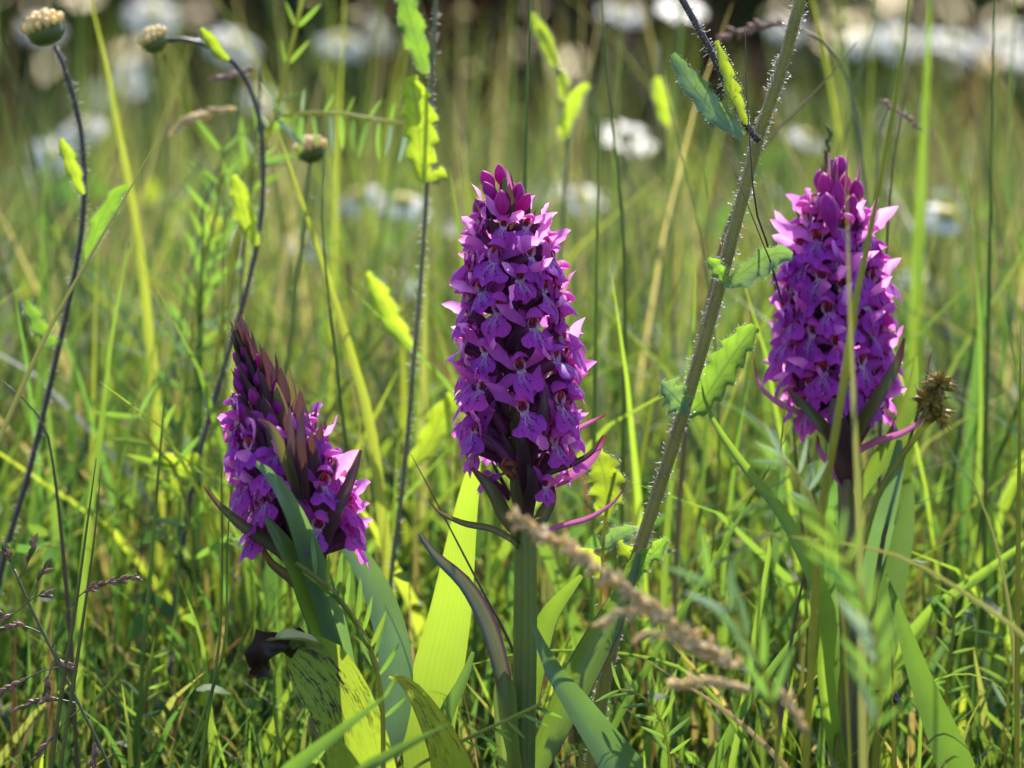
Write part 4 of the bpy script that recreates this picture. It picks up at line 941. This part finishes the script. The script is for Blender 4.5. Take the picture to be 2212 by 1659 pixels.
mb = MB(); mb.tube([V3(0, 0, z) for z in (-.8, 0, .9, 1.6, 2.0)], [x * mm for x in (.6, .95, 1.15, .95, .3)], 7)
RAYB = mb.mesh('ray_floret', M['bud_floret'])

# the thick slanting hairy stem
r, b, s_, rad, st = hairy_plant('thick slanting hairy green daisy stem with toothed leaves and a dark side branch', [(1745, -60), (1715, 50), (1685, 160), (1640, 290), (1598, 450), (1540, 670), (1470, 910), (1385, 1175), (1340, 1320), (1310, 1450)], .018, 30, 'stem_hairy', 4200, 60)
q = spline(pxcurve([(1440, -60), (1480, 10), (1535, 110), (1580, 205), (1612, 270), (1640, 305)], .012), 20)
br = link('side_branch', MB().tube(q, [px(15) * .5] * 20, 10, ridge=.05).mesh('side_branch', M['stem_purple'], b), r)
mb = MB(); hairs(mb, q, px(15) * .5, 420); h = link('stem_hair', mb.mesh('stem_hair', M['hair'], b), br); h['kind'] = 'stuff'
toothed(r, b, [(1450, 118), (1490, 180), (1545, 245), (1605, 295)], .006, 62, 'toothed_blue', 7, .3, face=.3)
toothed(r, b, [(1545, 88), (1562, 150), (1580, 200), (1612, 270)], .010, 42, 'toothed_lime', 5, .45, face=.5)
toothed(r, b, [(1712, 552), (1675, 548), (1630, 570), (1588, 600), (1560, 612)], .012, 66, 'toothed_blue', 4, .35, face=.5)
toothed(r, b, [(1528, 560), (1545, 575), (1562, 598), (1566, 612)], .008, 40, 'toothed', 3, .5)
toothed(r, b, [(1632, 705), (1600, 745), (1555, 810), (1515, 870), (1475, 900)], .030, 86, 'toothed', 6, .4, face=-.2)
toothed(r, b, [(1425, 830), (1450, 850), (1475, 880), (1480, 895)], .016, 80, 'toothed_blue', 4, .7)
toothed(r, b, [(1440, 1160), (1415, 1190), (1390, 1215), (1365, 1260)], .016, 50, 'toothed', 3, .6)
toothed(r, b, [(1335, 1170), (1350, 1190), (1370, 1215), (1362, 1262)], .020, 50, 'toothed_lime', 3, .6)
# plants with nodding buds
r, b, s_, rad, st = hairy_plant('hairy dark daisy stem with a large cream-topped bud by the slanting olive blade', [(118, 98), (140, 150), (165, 230), (180, 330), (180, 450), (165, 570), (120, 780), (65, 1010), (15, 1180), (-10, 1300)], .11, 14, 'stem_purple', 1000, 50)
bud_head(r, b, P(97, 62, .11), (-.35, -.1, 1), .88)
toothed(r, b, [(130, 300), (145, 335), (165, 385), (180, 420)], .085, 38, 'toothed_lime', 3, .4)
toothed(r, b, [(280, 400), (250, 420), (215, 480), (185, 560)], .095, 44, 'toothed', 3, .3, face=.4)
toothed(r, b, [(55, 650), (75, 690), (105, 730), (130, 740)], .10, 44, 'toothed', 3, .5)
r, b, s_, rad, st = hairy_plant('hairy daisy stem bent over like a crook with a small bud', [(352, 88), (400, 85), (455, 100), (510, 140), (550, 215), (568, 330), (560, 500), (515, 690), (455, 890), (415, 1050), (390, 1200)], .14, 12, 'stem_purple', 1000, 50)
bud_head(r, b, P(332, 88, .14), (-.45, -.1, 1), .66)
toothed(r, b, [(432, 62), (452, 85), (475, 115), (495, 130)], .125, 30, 'toothed_lime', 2, .3)
toothed(r, b, [(500, 380), (515, 410), (530, 470), (555, 530)], .13, 52, 'toothed_lime', 3, .35)
toothed(r, b, [(365, 1080), (380, 1040), (410, 1000), (430, 985)], .13, 60, 'toothed_lime', 3, .4)
toothed(r, b, [(330, 985), (360, 1000), (395, 1020), (420, 1030)], .12, 50, 'toothed_lime', 3, .3)
r, b, s_, rad, st = hairy_plant('straight hairy daisy stem with a large lime toothed leaf beyond the tall orchid', [(945, -60), (935, 120), (925, 340), (912, 560), (892, 800), (872, 1030), (850, 1200)], .11, 11, 'stem_grey', 1000, 50)
toothed(r, b, [(885, 165), (898, 220), (905, 290), (910, 360), (918, 395)], .105, 84, 'toothed_lime', 5, .42, face=.15)
toothed(r, b, [(860, -40), (885, 40), (905, 110), (922, 160)], .115, 60, 'toothed', 4, .36)
toothed(r, b, [(1010, 850), (965, 880), (925, 960), (885, 1010)], .13, 66, 'toothed_lime', 4, .38)
toothed(r, b, [(790, 590), (820, 640), (850, 700), (895, 760)], .16, 54, 'toothed_lime', 4, .38)
toothed(r, b, [(965, 385), (945, 380), (925, 390)], .108, 40, 'toothed_lime', 2, .5)
r, b, s_, rad, st = hairy_plant('slender daisy stem with lime leaf tufts beyond the tall orchid tip', [(1165, 60), (1200, 130), (1225, 210), (1225, 330), (1215, 480), (1200, 700)], .24, 9, 'stem_grey', 150, 30)
toothed(r, b, [(1270, 180), (1245, 210), (1225, 260), (1215, 305)], .235, 38, 'toothed_lime', 2, .3)
toothed(r, b, [(1145, 30), (1165, 65), (1190, 115), (1205, 150)], .24, 36, 'toothed_lime', 2, .3)
toothed(r, b, [(1210, 150), (1215, 180), (1222, 220)], .24, 30, 'toothed_lime', 2, .3)
r, b, s_, rad, st = hairy_plant('pale daisy stem with one lime leaf behind the drooping white daisy', [(1420, 90), (1430, 200), (1440, 330), (1450, 600)], .30, 8, 'stem_grey', 100, 24)
toothed(r, b, [(1420, 165), (1425, 200), (1432, 240), (1440, 275)], .29, 36, 'toothed_lime', 2, .2)
r, b, s_, rad, st = hairy_plant('short daisy stem under a lone cream bud between the golden blade and vetch', [(672, 335), (668, 380), (660, 460), (640, 620), (620, 800)], .16, 10, 'stem_green', 150, 24)
bud_head(r, b, P(672, 325, .16), (-.2, -.1, 1), .7)
r, b, s_, rad, st = hairy_plant('leafy young daisy shoot with a scalloped lime leaf beside the tall orchid stem', [(1330, 1010), (1318, 1060), (1305, 1140), (1300, 1250), (1290, 1400)], .035, 9, 'stem_bright', 200, 24)
toothed(r, b, [(1285, 975), (1300, 1010), (1310, 1060), (1308, 1115)], .034, 88, 'toothed_lime', 4, .4)
toothed(r, b, [(1375, 1140), (1350, 1150), (1325, 1165), (1305, 1185)], .036, 46, 'toothed_blue', 3, .3)
toothed(r, b, [(1240, 1190), (1260, 1200), (1285, 1220), (1302, 1250)], .036, 46, 'toothed_lime', 3, .4)

# ------------------------------------------------------------------ vetches
mb = MB(); mb.ribbon(spline([Vector((0, y, .04 * math.sin(y * 3))) for y in (0, .25, .5, .75, 1)], 9), [.125 * x for x in (.25, .65, .95, 1, 1, .92, .75, .5, .06)], nrm=(0, 0, 1), across=2, cup=.14)
LEAFLET = {k: mb.mesh('leaflet', M[k]) for k in ('vetch_leaf', 'vetch_pale', 'grass_lime', 'toothed_blue')}
def vetch(label, pts, Y, leaves, mats, wst=6, group=None, upright=None, ground=True):
    """leaves: list of (t along stem from the tip, side angle in degrees, length px)"""
    p = pxcurve(pts, Y); n_vis = len(p)
    vis = spline(p, 40)
    full = to_ground(p, .3) if ground else p; base = full[-1].copy(); base.z = 0
    r = thing('vetch_shoot', label, 'vetch', base, group)
    link('stem', MB().tube(spline(full, 30), [px(wst, Y) * .5] * 30, 7).mesh('stem', M['stem_bright'], base), r)
    for (tt, ang, ln) in leaves:
        k = min(38, int(tt * 39)); t_ = (vis[k] - vis[k + 1]).normalized()
        a = math.radians(ang); side = t_.cross(Vector((0, -1, 0))).normalized()
        d = t_ * math.cos(a) + side * math.sin(a) + Vector((0, R.uniform(-.25, .25), 0)); d.normalize()
        nz = Vector((R.uniform(-.6, .6), -1, R.uniform(-.3, .6)))
        m_ = basis(vis[k] - base, d, nz, px(ln, Y))
        link('leaflet', LEAFLET[R.choice(mats)], r, mat=m_)
    return r, base, vis
def pairs(n, t0, t1, ang, ln, jit=10): return [(t0 + (t1 - t0) * (i // 2) / max(1, n // 2 - 1), (ang if i % 2 else -ang) + R.uniform(-jit, jit), ln * R.uniform(.85, 1.1)) for i in range(n)]
def onside(n, t0, t1, ang, ln, jit=10): return [(t0 + (t1 - t0) * i / (n - 1), ang + R.uniform(-jit, jit), ln * R.uniform(.85, 1.1)) for i in range(n)]
vetch('vetch shoot with folded upright leaflets standing over the silvery leaf of the leaning orchid', [(640, 1215), (700, 1262), (755, 1320), (790, 1380), (812, 1440), (826, 1530), (828, 1659)], -.05,
      onside(9, .12, .62, 40, 95, 8) + onside(6, .18, .6, -14, 80, 6) + [(.72, 35, 70), (.78, -40, 60), (.8, 50, 75)], ['vetch_leaf', 'vetch_leaf', 'grass_lime'], 11)
vetch('pale vetch leaf stalk climbing low across the foot of the tall orchid', [(1170, 1520), (1100, 1553), (1020, 1590), (950, 1628), (880, 1670)], -.045,
      onside(8, .06, .8, 62, 62, 14) + onside(5, .1, .7, 30, 45, 20), ['vetch_leaf', 'grass_lime', 'vetch_leaf'], 8)
vetch('level vetch leaf with upright comb-like leaflets beside the lime toothed leaf', [(880, 268), (810, 258), (740, 245), (670, 243), (600, 250), (560, 300), (530, 420)], .15,
      onside(11, .02, .62, 88, 85, 8) + onside(6, .1, .6, -75, 50, 14), ['vetch_leaf', 'vetch_leaf', 'vetch_pale'], 7)
vetch('tall vetch stem rising between the bent daisy stem and the comb-like vetch leaf', [(655, -20), (640, 60), (610, 180), (585, 280), (545, 400), (500, 560), (470, 760)], .17,
      pairs(12, .02, .5, 40, 70, 18) + pairs(8, .5, .95, 60, 60, 18), ['vetch_leaf', 'vetch_pale', 'grass_lime'], 9)
vetch('bushy vetch growing under the crook-shaped daisy stem', [(480, 330), (470, 450), (440, 560), (420, 680), (400, 850), (380, 1000)], .19,
      pairs(22, .02, .98, 45, 95, 20), ['vetch_leaf', 'grass_lime', 'vetch_leaf', 'toothed_blue'], 8)
vetch('vetch with long lime leaflets growing beside the bushy vetch', [(560, 300), (520, 400), (480, 500), (440, 640), (420, 800)], .22,
      pairs(16, .02, .9, 35, 110, 20), ['grass_lime', 'vetch_leaf'], 7)
vetch('silver-tipped vetch leaf blurred before the shaggy orchid stem', [(1690, 1000), (1735, 1060), (1790, 1140), (1850, 1260), (1895, 1400), (1895, 1560), (1890, 1680)], -.24,
      [(.0, -14, 75), (.02, 20, 80), (.05, -40, 90), (.12, 60, 70)] + onside(13, .2, .85, -32, 125, 10) + onside(10, .25, .85, 40, 90, 12), ['vetch_leaf', 'vetch_pale', 'grass_lime'], 9)
vetch('grey silky vetch tip curling at the foot of the shaggy orchid', [(1690, 985), (1720, 1020), (1760, 1090), (1790, 1180), (1820, 1330), (1830, 1500)], -.11,
      [(.0, -20, 70), (.02, 15, 85), (.06, -45, 85), (.12, 45, 90), (.2, 60, 80), (.25, -40, 70)], ['vetch_pale'], 7)
vetch('vetch shoot with small crowded leaflets past the wide dark blade', [(2060, 1290), (2060, 1360), (2050, 1440), (2040, 1540), (2030, 1660)], .05,
      pairs(16, .02, .8, 55, 62, 16), ['vetch_leaf', 'grass_lime'], 7)
vetch('vetch shoot low in the sward beside the yellow blade and withered tip', [(330, 1420), (320, 1480), (300, 1560), (280, 1640)], .06,
      pairs(14, .02, .9, 60, 55, 18), ['vetch_leaf', 'toothed_blue', 'grass_lime'], 6)
vetch('vetch with spread lime leaflets at the foot of the crook-shaped daisy stem', [(300, 900), (330, 960), (370, 1000), (400, 1080), (420, 1250)], .12,
      pairs(12, .02, .9, 55, 100, 20), ['grass_lime', 'vetch_leaf'], 7)
vetch('broad-leaved vetch blurred under the drooping tan grass head', [(1530, 1255), (1570, 1310), (1620, 1390), (1660, 1480), (1680, 1600)], -.20,
      pairs(10, .05, .8, 25, 130, 12), ['vetch_leaf', 'toothed_blue', 'vetch_pale'], 9)
vetch('low vetch leaf curling beside the pale straw blade', [(1340, 1490), (1380, 1500), (1420, 1540), (1440, 1600), (1450, 1680)], -.02,
      pairs(12, .02, .8, 50, 70, 20), ['vetch_leaf', 'vetch_leaf', 'grass_lime'], 6)
vetch('vetch with downy leaflets at the corner beyond the hooked grass leaf', [(2170, 1380), (2180, 1450), (2175, 1540), (2170, 1660)], .07,
      pairs(12, .02, .9, 50, 75, 18), ['vetch_leaf', 'vetch_pale', 'grass_lime'], 6)

# ------------------------------------------------------------------ grass heads
def spk(name, mat):
    mb = MB()
    for k in range(3):
        a = 2 * PI * k / 3 + .4
        pts = spline([Vector((0, 0, 0)), Vector((.10 * math.cos(a), .5, .10 * math.sin(a))), Vector((.05 * math.cos(a), 1.0 - .12 * k, .05 * math.sin(a)))], 6)
        mb.tube(pts, [.03, .085, .11, .10, .06, .01], 6)
    return mb.mesh(name, M[mat])
SPK = {k: spk('spikelet', k) for k in ('spikelet_tan', 'spikelet_purple', 'spikelet_green')}
def panicle(label, culm, branches, Y, mats, ln, wst=6, group=None, dens=1.0, ncul=34):
    full = to_ground(pxcurve(culm, Y), .3); base = full[-1].copy(); base.z = 0
    r = thing('grass_panicle', label, 'grass head', base, group)
    link('culm', MB().tube(spline(full, ncul), [px(wst, Y) * .5] * ncul, 7).mesh('culm', M['stem_grey'], base), r)
    for pts, n, t0, spread in branches:
        q = spline(pxcurve(pts, Y), 24)
        b_ = link('branch', MB().tube(q, [px(wst * .45, Y) * .5] * 24, 5).mesh('branch', M['stem_grey'], base), r)
        for i in range(n):
            tt = t0 + (1 - t0) * (i + R.random() * .6) / n; k = min(22, int((1 - tt) * 23)) if False else min(22, int(tt * 22.9))
            t_ = (q[k + 1] - q[k]).normalized()
            d = (t_ * .9 + Vector((R.gauss(0, spread), R.gauss(0, spread), R.gauss(0, spread)))).normalized()
            link('spikelet', SPK[R.choice(mats)], b_, mat=basis(q[k] - base, d, (R.uniform(-1, 1), R.uniform(-1, 1), R.uniform(-1, 1)), px(ln, Y) * R.uniform(.8, 1.15)))
    return r
panicle('drooping tan grass head hanging across the tall orchid stem', [(1600, 1440), (1680, 1510), (1750, 1590), (1820, 1680)],
        [([(1600, 1440), (1520, 1395), (1430, 1330), (1330, 1255), (1220, 1180), (1095, 1115)], 210, .02, .58), ([(1455, 1330), (1400, 1318), (1345, 1325), (1300, 1350)], 26, .1, .35),
         ([(1560, 1440), (1500, 1400), (1440, 1370), (1380, 1375)], 24, .1, .4), ([(1690, 1520), (1620, 1488), (1540, 1475), (1455, 1482)], 36, .3, .32), ([(1750, 1590), (1720, 1540), (1690, 1500)], 14, .1, .4)], -.17, ['spikelet_tan'], 34, 5)
panicle('open purple-brown grass panicle slanting beside the fine olive stalks', [(30, 1230), (70, 1320), (130, 1440), (180, 1540), (220, 1620), (260, 1720)],
        [([(112, 1400), (140, 1330), (180, 1280), (235, 1258), (302, 1246)], 16, .55, .25), ([(30, 1230), (20, 1205), (0, 1190), (-30, 1180)], 10, .2, .4), ([(40, 1250), (60, 1215), (70, 1190), (75, 1165)], 8, .4, .3),
         ([(60, 1300), (85, 1285), (105, 1285)], 6, .5, .3), ([(60, 1300), (90, 1240), (100, 1220)], 6, .5, .4), ([(60, 1300), (30, 1325), (0, 1335), (-30, 1350)], 10, .4, .3), ([(110, 1395), (125, 1420), (150, 1440)], 7, .5, .3),
         ([(95, 1370), (60, 1355), (30, 1350), (0, 1360)], 8, .4, .3), ([(170, 1520), (120, 1510), (80, 1515), (40, 1530)], 14, .3, .25), ([(175, 1530), (130, 1570), (100, 1610), (75, 1640)], 10, .5, .25),
         ([(130, 1440), (90, 1450), (50, 1470), (-10, 1500)], 12, .5, .25), ([(200, 1580), (205, 1620), (200, 1660)], 9, .3, .25), ([(120, 1420), (105, 1460), (100, 1500)], 8, .5, .3)], -.02, ['spikelet_purple', 'spikelet_purple', 'spikelet_green'], 26, 7)
panicle('small pointed green grass spike standing behind the shaggy orchid tip', [(1790, 320), (1783, 400), (1780, 600), (1785, 900)], [([(1778, 430), (1780, 380), (1786, 330), (1795, 282)], 22, .0, .22)], .075, ['spikelet_green'], 22, 5)
panicle('purple grass head reaching level toward the thick hairy stem', [(1720, 60), (1800, 110), (1850, 250), (1880, 500)], [([(1720, 60), (1680, 55), (1620, 62), (1555, 80)], 26, .05, .3)], .16, ['spikelet_purple'], 26, 6)
panicle('brown thin grass head slanting past the thick hairy stem', [(1970, 262), (1920, 235), (1900, 300), (1890, 500), (1885, 800)], [([(1900, 215), (1930, 235), (1960, 255), (1985, 275)], 14, .05, .25)], .15, ['spikelet_purple'], 22, 5)
panicle('faded fawn grass head hanging by the crook-shaped daisy stem', [(520, 220), (500, 300), (450, 420), (400, 640)], [([(520, 235), (470, 240), (420, 255), (375, 280)], 20, .05, .35)], .2, ['spikelet_tan'], 30, 6)
panicle('reddish grass head at the neck of the crook-shaped daisy stem', [(560, 140), (560, 240), (540, 420), (520, 640)], [([(560, 150), (530, 152), (500, 162), (465, 172)], 12, .05, .25)], .16, ['spikelet_purple'], 24, 6)

# sedge
culm = [(2010, 905), (1985, 935), (1935, 1005), (1895, 1075), (1860, 1200)]
YS = .045
full = to_ground(pxcurve(culm, YS), .3); base = full[-1].copy(); base.z = 0
S = thing('star_sedge', 'green-brown spiky sedge head beside the shaggy orchid', 'sedge', base)
link('culm', MB().tube(spline(full, 26), [px(14, YS) * .5] * 26, 7).mesh('culm', M['stem_bright'], base), S)
ut = []
for mt in ('sedge_scale', 'sedge_gold'):
    mb = MB(); pts = spline([V3(0, 0, 0), V3(0, 1.4, .15), V3(0, 3.0, .1), V3(0, 5.0, -.2)], 8)
    mb.tube([p for p in reversed(pts)], [x * mm for x in (.04, .12, .22, .5, .8, .9, .7, .3)], 6)
    ut.append(mb.mesh('utricle', M[mt]))
for cx, cy_, rr, n in [(2030, 832, 17, 34), (2008, 868, 17, 30), (2022, 898, 16, 30), (1992, 862, 8, 8)]:
    c = P(cx, cy_, YS)
    for i in range(n):
        z = 1 - 2 * (i + .5) / n; a = i * 2.4; d = Vector((math.sqrt(1 - z * z) * math.cos(a), math.sqrt(1 - z * z) * math.sin(a), z)) + Vector((R.gauss(0, .2), R.gauss(0, .2), .2))
        link('utricle', R.choice(ut), S, mat=basis(c + d.normalized() * px(rr, YS) * .35 - base, d, (.3, .4, 1), R.uniform(.7, 1.0)))

# small black beetle clinging to a green stalk
blade('grass_shoot', 'bright green upright stalk that the small black beetle sits on', 'grass shoot', 'stem_bright', .015, [(1925, 1385), (1928, 1450), (1930, 1540), (1932, 1659)], 13, flat=False)
c = P(1938, 1515, .012); bt = thing('beetle', 'small black beetle clinging to a bright green stalk', 'beetle', c)
link('body', MB().tube(spline([V3(-.5, 0, 2.0), V3(-.2, -.1, .9), V3(.2, -.1, -.6), V3(.6, 0, -2.0)], 9), [x * mm for x in (.25, .55, .75, .85, .9, .9, .8, .6, .2)], 10).mesh('body', M['beetle']), bt)
for s_ in (-1, 1):
    for k in range(3):
        link('leg', MB().tube([V3(0, 0, .8 - k * .8), V3(s_ * .9, .3, 1.0 - k * .9), V3(s_ * 1.2, .9, .7 - k)], [.09 * mm] * 3, 5).mesh('leg', M['beetle']), bt)
